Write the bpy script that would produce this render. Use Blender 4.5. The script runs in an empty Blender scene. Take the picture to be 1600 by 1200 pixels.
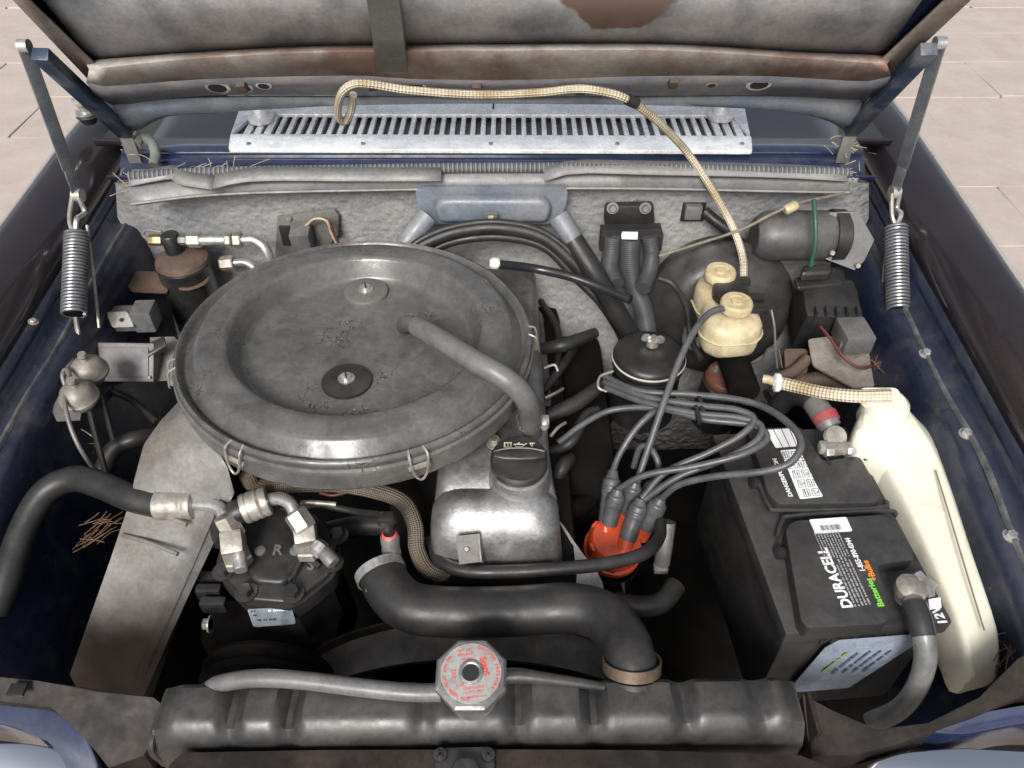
import bpy, bmesh, math, random
from mathutils import Vector as V, Matrix
random.seed(4)
SC = bpy.context.scene
COL = SC.collection
# ------------------------------------------------------------------ camera, sky, sun, exposure
CAMH, PITCH, FPX = 1.5, math.radians(43.5), 1200.0
cd = bpy.data.cameras.new('camera'); cam = bpy.data.objects.new('camera', cd); COL.objects.link(cam)
cam.location = (0, 0, CAMH); cam.rotation_euler = (math.pi/2 - PITCH, 0, 0)
cd.sensor_width = 36; cd.lens = 27.0; cd.clip_start = 0.02; cd.clip_end = 500
SC.camera = cam
W = bpy.data.worlds.new('World'); SC.world = W; W.use_nodes = True
nt = W.node_tree; bg = nt.nodes['Background']
sky = nt.nodes.new('ShaderNodeTexSky'); sky.sky_type = 'NISHITA'; sky.sun_disc = False
SUN_EL, SUN_AZ = math.radians(40), math.radians(192)   # azimuth from +Y clockwise: behind the camera
sky.sun_elevation = SUN_EL; sky.sun_rotation = SUN_AZ; sky.dust_density = 4.0; sky.air_density = 1.0
hs = nt.nodes.new('ShaderNodeHueSaturation'); hs.inputs['Saturation'].default_value = 0.5   # overcast: grey sky
nt.links.new(sky.outputs[0], hs.inputs['Color']); nt.links.new(hs.outputs[0], bg.inputs[0])
bg.inputs[1].default_value = 0.065
sd = bpy.data.lights.new('sun', 'SUN'); sd.energy = 1.5; sd.angle = math.radians(20); sd.color = (1, .985, .965)
sun = bpy.data.objects.new('sun', sd); COL.objects.link(sun)
sdir = V((math.sin(SUN_AZ)*math.cos(SUN_EL), math.cos(SUN_AZ)*math.cos(SUN_EL), math.sin(SUN_EL)))
sun.rotation_euler = sdir.to_track_quat('Z', 'Y').to_euler()
SC.view_settings.view_transform = 'Standard'; SC.view_settings.look = 'None'
SC.view_settings.exposure = 1.25; SC.view_settings.gamma = 1.0
SC.render.engine = 'CYCLES'
SC.cycles.use_denoising = True; SC.cycles.max_bounces = 6
try: SC.cycles.denoiser = 'OPENIMAGEDENOISE'
except Exception: pass

# ------------------------------------------------------------------ pixel -> point helpers (photo 1600x1200)
CP, SP = math.cos(PITCH), math.sin(PITCH)
CAM = V((0, 0, CAMH))
def ray(u, v):
    a, b = (u-800)/FPX, (600-v)/FPX
    return V((a, CP+SP*b, -SP+CP*b))
def P(u, v, z): d = ray(u, v); return CAM + d*((z-CAMH)/d.z)
def PY(u, v, y): d = ray(u, v); return CAM + d*(y/d.y)
def PX(u, v, x): d = ray(u, v); return CAM + d*(x/d.x)
HO = V((0, 1.10, .985)); HD = V((0, -.593, .805)); HN = V((0, -.805, -.593))
def PH(u, v, off=0):
    d = ray(u, v); o = HO + HN*off
    return CAM + d*((o-CAM).dot(HN)/d.dot(HN))
def HS(x, s, off=0): return HO + V((x, 0, 0)) + HD*s + HN*off

# ------------------------------------------------------------------ materials
MATS = {}
def mat(name, c, rough=.5, metal=0, c2=None, scale=20, mix=.5, bump=0, bscale=60, spec=.5, dust=0, dustc=(.26,.235,.2), coat=0, sss=0, rvar=.12, trans=0, contrast=.18, bdist=.002, bdet=8, grime=.6):
    if name in MATS: return MATS[name]
    m = bpy.data.materials.new(name); m.use_nodes = True; n = m.node_tree.nodes; L = m.node_tree.links
    b = n['Principled BSDF']; MATS[name] = m
    geo = n.new('ShaderNodeNewGeometry'); pos = geo.outputs['Position']
    def noise(s, det=6, rgh=.6):
        t = n.new('ShaderNodeTexNoise'); t.inputs['Scale'].default_value = s; t.inputs['Detail'].default_value = det
        t.inputs['Roughness'].default_value = rgh; L.new(pos, t.inputs['Vector']); return t.outputs['Fac']
    def ramp(sock, lo, hi):
        r = n.new('ShaderNodeMapRange'); r.inputs[1].default_value = lo; r.inputs[2].default_value = hi; L.new(sock, r.inputs[0]); return r.outputs[0]
    def mixc(f, a, bb):
        x = n.new('ShaderNodeMix'); x.data_type = 'RGBA'
        if isinstance(f, float): x.inputs[0].default_value = f
        else: L.new(f, x.inputs[0])
        for k, s in ((6, a), (7, bb)):
            if isinstance(s, tuple): x.inputs[k].default_value = (*s, 1)
            else: L.new(s, x.inputs[k])
        return x.outputs[2]
    col = tuple(c)
    if c2:
        f = ramp(noise(scale), mix-contrast, mix+contrast)
        col = mixc(f, tuple(c), tuple(c2))
    if dust:
        sx = n.new('ShaderNodeSeparateXYZ'); L.new(geo.outputs['Normal'], sx.inputs[0])
        up = ramp(sx.outputs[2], .1, 1.0)
        nz = ramp(noise(35, 8, .7), .3, .75)
        mu = n.new('ShaderNodeMath'); mu.operation = 'MULTIPLY'; L.new(up, mu.inputs[0]); L.new(nz, mu.inputs[1])
        m2 = n.new('ShaderNodeMath'); m2.operation = 'MULTIPLY'; L.new(mu.outputs[0], m2.inputs[0]); m2.inputs[1].default_value = dust
        col = mixc(m2.outputs[0], col, dustc)
    if c2 and grime:      # worn paint: fine speckle and broad grime of the surface itself
        for sc_n, lo_, hi_, amt in ((210, .34, .62, .30), (28, .36, .60, .32)):
            rm = n.new('ShaderNodeMapRange'); L.new(noise(sc_n, 4, .7), rm.inputs[0]); rm.inputs[1].default_value = lo_; rm.inputs[2].default_value = hi_; rm.inputs[3].default_value = 1-amt*grime; rm.inputs[4].default_value = 1+amt*.35*grime
            vm = n.new('ShaderNodeVectorMath'); vm.operation = 'SCALE'; L.new(rm.outputs[0], vm.inputs['Scale'])
            if isinstance(col, tuple): vm.inputs[0].default_value = col
            else: L.new(col, vm.inputs[0])
            col = vm.outputs[0]
    if isinstance(col, tuple): b.inputs['Base Color'].default_value = (*col, 1)
    else: L.new(col, b.inputs['Base Color'])
    rr = n.new('ShaderNodeMapRange'); L.new(noise(45, 5), rr.inputs[0]); rr.inputs[1].default_value = .3; rr.inputs[2].default_value = .7
    rr.inputs[3].default_value = max(.02, rough-rvar); rr.inputs[4].default_value = min(1, rough+rvar)
    L.new(rr.outputs[0], b.inputs['Roughness'])
    b.inputs['Metallic'].default_value = metal; b.inputs['Specular IOR Level'].default_value = spec
    b.inputs['Coat Weight'].default_value = coat; b.inputs['Coat Roughness'].default_value = .08
    if sss: b.inputs['Subsurface Weight'].default_value = sss; b.inputs['Subsurface Radius'].default_value = (.02,.016,.008); b.inputs['Subsurface Scale'].default_value = .5
    if trans: b.inputs['Transmission Weight'].default_value = trans
    if bump:
        bp = n.new('ShaderNodeBump'); bp.inputs['Strength'].default_value = min(1, bump); bp.inputs['Distance'].default_value = bdist
        L.new(noise(bscale, bdet, .65 if bdet > 4 else .4), bp.inputs['Height']); L.new(bp.outputs[0], b.inputs['Normal'])
    return m
def uvmat(name, c, c2, kind, rough=.6, su=14, sv=220, dist=.0012, metal=0):
    """braids and ribs driven by the tube's own UV (u round the tube, v metres along it)"""
    m = bpy.data.materials.new(name); m.use_nodes = True; n = m.node_tree.nodes; L = m.node_tree.links; b = n['Principled BSDF']; MATS[name] = m
    tc = n.new('ShaderNodeUVMap'); sp = n.new('ShaderNodeSeparateXYZ'); L.new(tc.outputs[0], sp.inputs[0])
    def mth(op, a, bb=None):
        x = n.new('ShaderNodeMath'); x.operation = op
        for i, s in enumerate((a, bb)):
            if s is None: continue
            if isinstance(s, (int, float)): x.inputs[i].default_value = s
            else: L.new(s, x.inputs[i])
        return x.outputs[0]
    U = mth('MULTIPLY', sp.outputs[0], su*2*math.pi); Vv = mth('MULTIPLY', sp.outputs[1], sv*2*math.pi)
    if kind == 'braid':
        h = mth('MULTIPLY', mth('SINE', mth('ADD', U, Vv)), mth('SINE', mth('SUBTRACT', U, Vv)))
    else:
        h = mth('SINE', Vv)
    f = n.new('ShaderNodeMapRange'); L.new(h, f.inputs[0]); f.inputs[1].default_value = -.6; f.inputs[2].default_value = .6
    nz = n.new('ShaderNodeTexNoise'); nz.inputs['Scale'].default_value = 25; g = n.new('ShaderNodeNewGeometry'); L.new(g.outputs['Position'], nz.inputs['Vector'])
    x = n.new('ShaderNodeMix'); x.data_type = 'RGBA'; L.new(f.outputs[0], x.inputs[0]); x.inputs[6].default_value = (*c2, 1); x.inputs[7].default_value = (*c, 1)
    y = n.new('ShaderNodeMix'); y.data_type = 'RGBA'; y.blend_type = 'MULTIPLY'; mr = n.new('ShaderNodeMapRange'); L.new(nz.outputs[0], mr.inputs[0]); mr.inputs[1].default_value=.35; mr.inputs[2].default_value=.7
    L.new(mr.outputs[0], y.inputs[0]); L.new(x.outputs[2], y.inputs[6]); y.inputs[7].default_value = (.62, .52, .4, 1) if kind == 'braid' else (.7, .7, .7, 1)
    L.new(y.outputs[2], b.inputs['Base Color']); b.inputs['Roughness'].default_value = rough; b.inputs['Metallic'].default_value = metal
    bp = n.new('ShaderNodeBump'); bp.inputs['Strength'].default_value = .9; bp.inputs['Distance'].default_value = dist; L.new(h, bp.inputs['Height']); L.new(bp.outputs[0], b.inputs['Normal'])
    return m

NAVY = mat('navy_paint', (.009,.014,.036), .34, c2=(.045,.046,.052), scale=22, mix=.64, contrast=.1, bump=.12, bscale=90, dust=.3, dustc=(.12,.115,.11), coat=.25)
NAVYG = mat('navy_gloss', (.012,.022,.07), .15, c2=(.018,.026,.06), coat=.8, dust=.1)
NAVY_REFL = mat('navy_brown_reflection', (.014,.0125,.018), .17, c2=(.025,.019,.019), scale=5, grime=.15, bump=.01, bscale=120, dust=.08, dustc=(.12,.09,.075), coat=.35, rvar=.05)  # navy paint, with the brown it reflects put into the base colour
AIRB = mat('air_cleaner_paint', (.05,.048,.045), .4, c2=(.085,.08,.073), scale=16, bump=.22, bscale=70, dust=.55, dustc=(.2,.185,.165), rvar=.15)
PANB = mat('air_cleaner_pan', (.11,.11,.115), .36, metal=.35, c2=(.19,.18,.165), scale=18, bump=.15, dust=.5)
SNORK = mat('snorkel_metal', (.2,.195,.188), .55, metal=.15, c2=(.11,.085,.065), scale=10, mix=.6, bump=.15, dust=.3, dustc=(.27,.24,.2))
ALU = mat('cast_aluminium', (.4,.395,.39), .42, metal=.8, c2=(.17,.16,.15), scale=16, mix=.58, contrast=.14, bump=.28, bscale=180, dust=.2)
ZINC = mat('zinc', (.45,.43,.39), .42, metal=.5, c2=(.27,.235,.19), scale=60, bump=.25, bscale=150)
STEEL = mat('bright_steel', (.66,.65,.64), .3, metal=.7, c2=(.4,.39,.37), scale=70, bump=.1)
BRASS = mat('brass_fitting', (.45,.33,.17), .4, metal=.8, c2=(.3,.22,.12), scale=60)
CHROME = mat('chrome_trim', (.78,.79,.82), .1, metal=1, rvar=.05)
GRILLE = mat('grille_aluminium', (.88,.88,.88), .3, metal=.25, c2=(.78,.78,.78), scale=30, bump=.05)
RUBBER = mat('black_rubber', (.014,.014,.0145), .44, c2=(.028,.027,.026), scale=30, bump=.14, bscale=160, spec=.4, dust=.16, dustc=(.15,.14,.13))
HOSEG = mat('grey_hose', (.1,.1,.102), .42, c2=(.14,.138,.135), scale=30, dust=.25)
CABLE = mat('cable_rubber', (.05,.051,.055), .4, c2=(.085,.085,.088), scale=50, dust=.3, dustc=(.2,.2,.2))
PLAST = mat('black_plastic', (.013,.013,.014), .38, c2=(.026,.025,.024), scale=25, bump=.1, bscale=300, dust=.18, dustc=(.12,.11,.1))
BATT = mat('battery_plastic', (.022,.021,.021), .4, c2=(.034,.033,.032), scale=18, bump=.12, bscale=500, dust=.42, dustc=(.11,.105,.1))
BLACKM = mat('black_painted_metal', (.014,.014,.015), .38, c2=(.034,.032,.03), scale=24, mix=.6, bump=.2, dust=.22, dustc=(.14,.125,.11))
DARK = mat('grimy_dark_metal', (.006,.006,.006), .8, c2=(.013,.011,.009), scale=16, bump=.3, spec=.08)
RAD = mat('radiator_paint', (.022,.022,.022), .4, c2=(.05,.046,.042), scale=14, mix=.6, bump=.2, dust=.22, dustc=(.17,.155,.135))
PANEL = mat('front_panel_paint', (.013,.011,.0105), .6, c2=(.045,.031,.024), scale=14, mix=.6, bump=.25, spec=.2, dust=.1, dustc=(.15,.12,.1))
INSUL = mat('firewall_insulation', (.29,.285,.275), .55, grime=.4, c2=(.2,.205,.215), scale=5, mix=.58, bump=1, bscale=85, bdist=.0045, bdet=3, dust=.3, dustc=(.36,.33,.29))
SEALM = mat('seal_rubber', (.19,.192,.2), .5, c2=(.18,.172,.16), scale=14, bump=.1, dust=.35, dustc=(.26,.24,.21))
GREYM = mat('grey_sheet_metal', (.22,.215,.205), .5, metal=.4, c2=(.12,.105,.09), scale=28, mix=.6, bump=.15, dust=.3)
RUST = mat('rusty_steel', (.13,.075,.05), .75, c2=(.06,.045,.038), scale=35, bump=.4, bscale=120)
RUSTG = mat('rusty_grey_rail', (.54,.5,.46), .55, c2=(.27,.17,.13), scale=9, mix=.52, contrast=.1, bump=.2)
BLUEG = mat('blue_grey_paint', (.13,.16,.21), .42, c2=(.2,.205,.21), scale=12, bump=.12, dust=.45, dustc=(.26,.245,.22))
CREAM = mat('reservoir_plastic', (.7,.68,.56), .34, c2=(.46,.39,.25), scale=13, mix=.66, contrast=.1, grime=.12, sss=.5, bump=.3, bscale=24, bdist=.006, bdet=3)
YELL = mat('aged_plastic', (.52,.44,.29), .4, grime=.25, c2=(.3,.225,.12), scale=38, mix=.6, sss=.15, bump=.08)
REDP = mat('red_cap_plastic', (.62,.085,.022), .34, c2=(.52,.06,.018), scale=30, dust=.12)
REDR = mat('red_rubber', (.3,.045,.045), .55, c2=(.2,.06,.06), scale=60)
WHITE = mat('white_label', (.75,.75,.75), .5); INK = mat('black_print', (.015,.015,.015), .5)
WPRINT = mat('white_print', (.72,.72,.72), .5); GPRINT = mat('grey_print', (.3,.3,.3), .5); REDPR = mat('red_print', (.6,.07,.05), .5)
GREENP = mat('green_print', (.2,.62,.06), .5); ORNG = mat('orange_print', (.85,.25,.03), .5); YELP = mat('yellow_print', (.68,.65,.48), .5)
CLEAR = mat('film_label', (.35,.4,.48), .18, c2=(.22,.26,.34), scale=12)
NEEDLE = mat('dry_needles', (.2,.105,.05), .7, c2=(.1,.055,.03), scale=90)
STRAW = mat('straw', (.5,.42,.29), .7, c2=(.33,.25,.15), scale=60)
PAVE = mat('paver_concrete', (.47,.395,.345), .85, c2=(.40,.33,.285), scale=6, bump=.4, bscale=30, grime=.12)
JOINT = mat('joint_sand', (.26,.205,.17), .95, c2=(.37,.3,.25), scale=20, bump=.4)
COPPER = mat('copper_clamp', (.17,.12,.085), .45, metal=.4, c2=(.1,.075,.055), scale=40)
COILR = mat('coil_brown', (.17,.055,.03), .45, c2=(.1,.04,.028), scale=40, dust=.2)
REDW = mat('red_wire', (.14,.022,.018), .5, c2=(.08,.03,.025), scale=80); GREENW = mat('green_wire', (.012,.1,.06), .45, c2=(.03,.07,.05), scale=80)
BRAID = uvmat('braided_hose', (.66,.61,.49), (.5,.43,.31), 'braid', .55, su=5, sv=110)
CLOTH = uvmat('cloth_hose', (.2,.165,.125), (.11,.09,.07), 'braid', .85, su=9, sv=200)
RIBBED = uvmat('ribbed_rubber', (.24,.242,.25), (.12,.122,.128), 'rib', .5, sv=150, dist=.002)
FINE = uvmat('fine_ribbed_hose', (.07,.071,.074), (.06,.06,.062), 'rib', .45, sv=320, dist=.00025)

def shade_grime(m, axis_pt, axis_dir, lo, hi, col, amp=.05, sc=18):
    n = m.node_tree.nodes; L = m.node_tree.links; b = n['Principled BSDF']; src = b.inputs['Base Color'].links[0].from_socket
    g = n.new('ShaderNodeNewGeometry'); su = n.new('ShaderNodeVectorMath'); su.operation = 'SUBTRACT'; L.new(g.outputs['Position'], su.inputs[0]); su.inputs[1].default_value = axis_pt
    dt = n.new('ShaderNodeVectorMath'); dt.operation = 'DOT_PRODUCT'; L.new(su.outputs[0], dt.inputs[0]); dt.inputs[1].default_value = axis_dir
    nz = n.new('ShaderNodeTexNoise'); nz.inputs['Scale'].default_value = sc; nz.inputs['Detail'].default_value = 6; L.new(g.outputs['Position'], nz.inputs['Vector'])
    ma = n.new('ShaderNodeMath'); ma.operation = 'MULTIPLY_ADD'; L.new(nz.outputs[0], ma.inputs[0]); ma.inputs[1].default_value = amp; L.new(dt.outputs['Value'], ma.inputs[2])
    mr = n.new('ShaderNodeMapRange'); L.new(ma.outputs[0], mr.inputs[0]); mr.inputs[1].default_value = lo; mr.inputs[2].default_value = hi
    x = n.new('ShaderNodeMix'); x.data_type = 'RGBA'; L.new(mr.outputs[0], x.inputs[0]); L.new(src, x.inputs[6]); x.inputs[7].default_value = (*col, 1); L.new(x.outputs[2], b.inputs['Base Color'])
shade_grime(SNORK, P(206,936,.70), (0,-1,0), .015, .06, (.035,.022,.017))  # lower end: shade behind the front panel painted in, along with reddish-brown grime
LIDM = mat('lid_paint', (.05,.0495,.049), .25, c2=(.105,.102,.097), scale=9, mix=.5, bump=.15, bscale=90, dust=.5, dustc=(.21,.203,.19), rvar=.16)
def flakes(m, sc=48, lo=.56, hi=.64, col=(.03,.027,.024)):
    n = m.node_tree.nodes; L = m.node_tree.links; b = n['Principled BSDF']; src = b.inputs['Base Color'].links[0].from_socket
    g = n.new('ShaderNodeNewGeometry'); wn = n.new('ShaderNodeTexNoise'); wn.inputs['Scale'].default_value = 60; L.new(g.outputs['Position'], wn.inputs['Vector'])
    ad = n.new('ShaderNodeVectorMath'); ad.operation = 'MULTIPLY_ADD'; L.new(wn.outputs['Color'], ad.inputs[0]); ad.inputs[1].default_value = (.02,.02,.02); L.new(g.outputs['Position'], ad.inputs[2])
    vo = n.new('ShaderNodeTexVoronoi'); vo.feature = 'DISTANCE_TO_EDGE'; vo.inputs['Scale'].default_value = sc; L.new(ad.outputs[0], vo.inputs['Vector'])
    cr = n.new('ShaderNodeMapRange'); L.new(vo.outputs['Distance'], cr.inputs[0]); cr.inputs[1].default_value = .035; cr.inputs[2].default_value = .0
    nz = n.new('ShaderNodeTexNoise'); nz.inputs['Scale'].default_value = 14; nz.inputs['Detail'].default_value = 4; L.new(g.outputs['Position'], nz.inputs['Vector'])
    mk = n.new('ShaderNodeMapRange'); L.new(nz.outputs[0], mk.inputs[0]); mk.inputs[1].default_value = lo; mk.inputs[2].default_value = hi
    mu = n.new('ShaderNodeMath'); mu.operation = 'MULTIPLY'; L.new(cr.outputs[0], mu.inputs[0]); L.new(mk.outputs[0], mu.inputs[1])
    x = n.new('ShaderNodeMix'); x.data_type = 'RGBA'; L.new(mu.outputs[0], x.inputs[0]); L.new(src, x.inputs[6]); x.inputs[7].default_value = (*col, 1); L.new(x.outputs[2], b.inputs['Base Color'])
    bp = n.new('ShaderNodeBump'); bp.inputs['Strength'].default_value = .8; bp.inputs['Distance'].default_value = .0015; bp.invert = True; L.new(mu.outputs[0], bp.inputs['Height'])
    if b.inputs['Normal'].links: L.new(b.inputs['Normal'].links[0].from_socket, bp.inputs['Normal'])
    L.new(bp.outputs[0], b.inputs['Normal'])
flakes(LIDM, 75, .58, .64)
flakes(PANB, 60, .6, .66, (.05,.04,.033))
# ------------------------------------------------------------------ mesh builder
def frame(ax):
    ax = V(ax).normalized(); r = V((1,0,0)) if abs(ax.x) < .9 else V((0,1,0))
    a = (r - ax*r.dot(ax)).normalized(); return a, ax.cross(a), ax
def spline(pts, n=8):
    pts = [V(p) for p in pts]
    if len(pts) < 3: return [pts[0].lerp(pts[-1], i/n) for i in range(n+1)]
    q = [pts[0]*2-pts[1]] + pts + [pts[-1]*2-pts[-2]]; out = []
    for i in range(1, len(q)-2):
        a, b, c, d = q[i-1:i+3]
        for k in range(n):
            t = k/n; out.append(.5*((2*b) + (c-a)*t + (2*a-5*b+4*c-d)*t*t + (3*b-a-3*c+d)*t**3))
    out.append(pts[-1]); return out
class MB:
    def __init__(s): s.bm = bmesh.new(); s.uv = s.bm.loops.layers.uv.new('UVMap')
    def face(s, vs):
        try: return s.bm.faces.new(vs)
        except ValueError: return None
    def rings(s, rings, closed=True, caps=True, uvs=None):
        vr = [[s.bm.verts.new(p) for p in r] for r in rings]; n = len(rings[0])
        for i in range(len(vr)-1):
            for j in range(n if closed else n-1):
                k = (j+1) % n
                f = s.face((vr[i][j], vr[i][k], vr[i+1][k], vr[i+1][j]))
                if f and uvs:
                    for lp, (a, b) in zip(f.loops, ((j, i), (j+1, i), (j+1, i+1), (j, i+1))): lp[s.uv].uv = (a/n, uvs[b])
        if caps and closed: s.face(vr[0][::-1]); s.face(vr[-1])
        return s
    def tube(s, pts, r, n=12, k=8, smooth=True, caps=True):
        path = spline(pts, k) if smooth else [V(p) for p in pts]
        m = len(path); L = [0]
        for i in range(1, m): L.append(L[-1]+(path[i]-path[i-1]).length)
        if isinstance(r, (int, float)): rs = [r]*m
        else:
            rs = []
            for i in range(m):
                t = i/(m-1)*(len(r)-1); j = min(int(t), len(r)-2); rs.append(r[j]+(r[j+1]-r[j])*(t-j))
        T = [(path[min(i+1, m-1)]-path[max(i-1, 0)]).normalized() for i in range(m)]
        a, b, _ = frame(T[0]); rg = []
        for i in range(m):
            a = (a - T[i]*a.dot(T[i])).normalized(); b = T[i].cross(a)
            rg.append([path[i]+(a*math.cos(2*math.pi*j/n)+b*math.sin(2*math.pi*j/n))*rs[i] for j in range(n)])
        return s.rings(rg, True, caps, L)
    def cyl(s, p0, p1, r0, r1=None, n=20):
        p0, p1 = V(p0), V(p1); r1 = r0 if r1 is None else r1
        return s.lathe([(0,0),(r0,0),(r1,(p1-p0).length),(0,(p1-p0).length)], p0, p1-p0, n)
    def lathe(s, prof, o, ax=(0,0,1), n=32, rot=0, sx=1):
        a, b, c = frame(ax); o = V(o); rg = []
        for r, h in prof:
            rg.append([o+c*h+(a*math.cos(2*math.pi*j/n+rot)*sx+b*math.sin(2*math.pi*j/n+rot))*max(r, 1e-5) for j in range(n)])
        s.rings(rg, True, False); return s
    def box(s, c, size, ex=(1,0,0), ey=(0,1,0), bev=.002, seg=2):
        ex = V(ex).normalized(); ey = V(ey); ey = (ey-ex*ey.dot(ex)).normalized(); ez = ex.cross(ey)
        t = bmesh.new(); bmesh.ops.create_cube(t, size=1)
        for q in t.verts: q.co = V((q.co.x*size[0], q.co.y*size[1], q.co.z*size[2]))
        if bev: bmesh.ops.bevel(t, geom=t.edges[:]+t.verts[:], offset=bev, segments=seg, affect='EDGES', profile=.6)
        return s.merge(t, lambda p: V(c)+ex*p.x+ey*p.y+ez*p.z)
    def merge(s, t, fn):
        mp = {q: s.bm.verts.new(fn(q.co)) for q in t.verts}
        for f in t.faces: s.face([mp[q] for q in f.verts])
        t.free(); return s
    def prism(s, poly, vec, bev=0, seg=2):
        """polygon swept along vec"""
        t = bmesh.new(); vec = V(vec); lo = [t.verts.new(p) for p in poly]; hi = [t.verts.new(V(p)+vec) for p in poly]; n = len(poly)
        t.faces.new(lo[::-1]); t.faces.new(hi)
        for i in range(n): t.faces.new((lo[i], lo[(i+1) % n], hi[(i+1) % n], hi[i]))
        bmesh.ops.recalc_face_normals(t, faces=t.faces[:])
        if bev:
            top = [e for e in t.edges if all(q in hi for q in e.verts)]
            bmesh.ops.bevel(t, geom=top, offset=bev, segments=seg, affect='EDGES', profile=.5)
        return s.merge(t, lambda p: p.copy())
    def grid(s, rows, closed=False): return s.rings(rows, closed, False)
    def text(s, txt, o, xd, yd, size, depth=.0003, align='CENTER', bold=0, sx=1):
        c = bpy.data.curves.new('t', 'FONT'); c.body = txt; c.size = size; c.align_x = align; c.align_y = 'CENTER'; c.extrude = depth; c.offset = bold; c.resolution_u = 2
        ob = bpy.data.objects.new('t', c); me = bpy.data.meshes.new_from_object(ob)
        xd = V(xd).normalized(); yd = V(yd); yd = (yd-xd*yd.dot(xd)).normalized(); zd = xd.cross(yd); o = V(o)
        vs = [s.bm.verts.new(o+xd*q.co.x*sx+yd*q.co.y+zd*q.co.z) for q in me.vertices]
        for p in me.polygons: s.face([vs[i] for i in p.vertices])
        bpy.data.objects.remove(ob); bpy.data.meshes.remove(me); bpy.data.curves.remove(c); return s
    def build(s, name, m, parent=None, ang=38, solid=0, label=None, cat=None, group=None, kind=None, sub=0):
        bm = s.bm
        bmesh.ops.remove_doubles(bm, verts=bm.verts[:], dist=2e-5)
        bmesh.ops.recalc_face_normals(bm, faces=bm.faces[:])
        if parent is None:
            c = V((0,0,0)); 
            for q in bm.verts: c += q.co
            c /= max(1, len(bm.verts)); c.z = min(q.co.z for q in bm.verts)
        else:
            p = parent
            while p.parent: p = p.parent
            c = p.location
        bmesh.ops.translate(bm, verts=bm.verts[:], vec=-c)
        me = bpy.data.meshes.new(name); bm.to_mesh(me); bm.free()
        me.shade_smooth(); me.set_sharp_from_angle(angle=math.radians(ang)); me.materials.append(m)
        o = bpy.data.objects.new(name, me); COL.objects.link(o)
        if parent is None: o.location = c
        else: o.parent = parent
        if solid:
            md = o.modifiers.new('solid', 'SOLIDIFY'); md.thickness = solid; md.offset = 0
        if sub:
            md = o.modifiers.new('sub', 'SUBSURF'); md.levels = sub; md.render_levels = sub
        for k, x in (('label', label), ('category', cat), ('group', group), ('kind', kind)):
            if x: o[k] = x
        return o
def thing(name, label, cat, loc, group=None):
    o = bpy.data.objects.new(name, None); COL.objects.link(o); o.location = V(loc); o.empty_display_size = .02
    o['label'] = label; o['category'] = cat
    if group: o['group'] = group
    bpy.context.view_layer.update(); return o
def subempty(name, parent, label=None):
    o = bpy.data.objects.new(name, None); COL.objects.link(o); o.parent = parent; o.empty_display_size = .02
    if label: o['label'] = label
    return o
def hexhead(p, ax, r, h, washer=True):
    m = MB(); p = V(p)
    if washer: m.lathe([(0,0),(r*1.5,0),(r*1.5,h*.2),(0,h*.2)], p, ax, 20)
    m.lathe([(0,0),(r,0),(r,h*.85),(r*.85,h),(0,h)], p, ax, 6); return m
def px(pts): return [P(*q) for q in pts]
def rounded(poly, r, n=4):
    out = []; N = len(poly); poly = [V(p) for p in poly]
    for i in range(N):
        a, b, c = poly[i-1], poly[i], poly[(i+1) % N]
        d1 = min(r, (a-b).length*.45); d2 = min(r, (c-b).length*.45); p, q = b+(a-b).normalized()*d1, b+(c-b).normalized()*d2
        for k in range(n+1):
            t = k/n; out.append(p*(1-t)**2+b*2*t*(1-t)+q*t*t)
    return out
def resample(pts, n):
    pts = [V(p) for p in pts]; sp = spline(pts, 6); L = [0]
    for i in range(1, len(sp)): L.append(L[-1]+(sp[i]-sp[i-1]).length)
    out = []; j = 0
    for i in range(n):
        d = L[-1]*i/(n-1)
        while j < len(sp)-2 and L[j+1] < d: j += 1
        t = (d-L[j])/max(1e-9, L[j+1]-L[j]); out.append(sp[j].lerp(sp[j+1], min(1, t)))
    return out
def hose(name, label, cat, pts, r, m=None, n=12, group=None, k=8): return MB().tube(pts, r, n, k).build(name, m or RUBBER, None, label=label, cat=cat, group=group)

def strokes(m, o, xd, yd, length, h):      # print too small to read in the photograph: a broken line of strokes
    xd = V(xd).normalized(); yd = V(yd).normalized(); x = 0
    while x < length:
        w = h*random.choice((.5,.8,1.1,1.5,2.0)); w = min(w, length-x+.0004)
        m.box(V(o)+xd*(x+w/2), (w, h*random.uniform(.55,.8), .0003), xd, yd, 0); x += w+h*random.choice((.3,.35,.7))
# ------------------------------------------------------------------ ground
pv = MB().grid([[V((-40,-20,-.02)), V((40,-20,-.02))], [V((-40,60,-.02)), V((40,60,-.02))]]).build('pavement', JOINT, None, kind='structure')
pl = pv.location.copy()
pm = []
for k in range(4):
    t = MB(); w, d = .807, .415
    poly = [V((x, y, -.05)) for x, y in ((-w/2,-d/2),(w/2,-d/2),(w/2,d/2),(-w/2,d/2))]
    poly = [p+V((random.uniform(-.006,.006), random.uniform(-.006,.006), 0)) for p in rounded(poly, .02, 2)]
    t.prism(poly, (0,0,.05), .002, 1); o = t.build('paver', PAVE, pv); pm.append(o.data); bpy.data.objects.remove(o)
for me in pm:
    for q in me.vertices: q.co += pl
i = 0
for r in range(17):
    for c in range(14):
        x = -5.4+c*.81+(.4 if r % 2 else 0); y = .4+r*.418
        if abs(x+.03) < .5 and y < 3: pass
        o = bpy.data.objects.new('paver', pm[i % 4]); i += 1; COL.objects.link(o); o.parent = pv
        o.location = V((x, y, random.uniform(-.004,.004)))-pl
        o.rotation_euler = (random.uniform(-.006,.006), random.uniform(-.006,.006), (0, math.pi)[i % 2]+random.uniform(-.006,.006))

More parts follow.
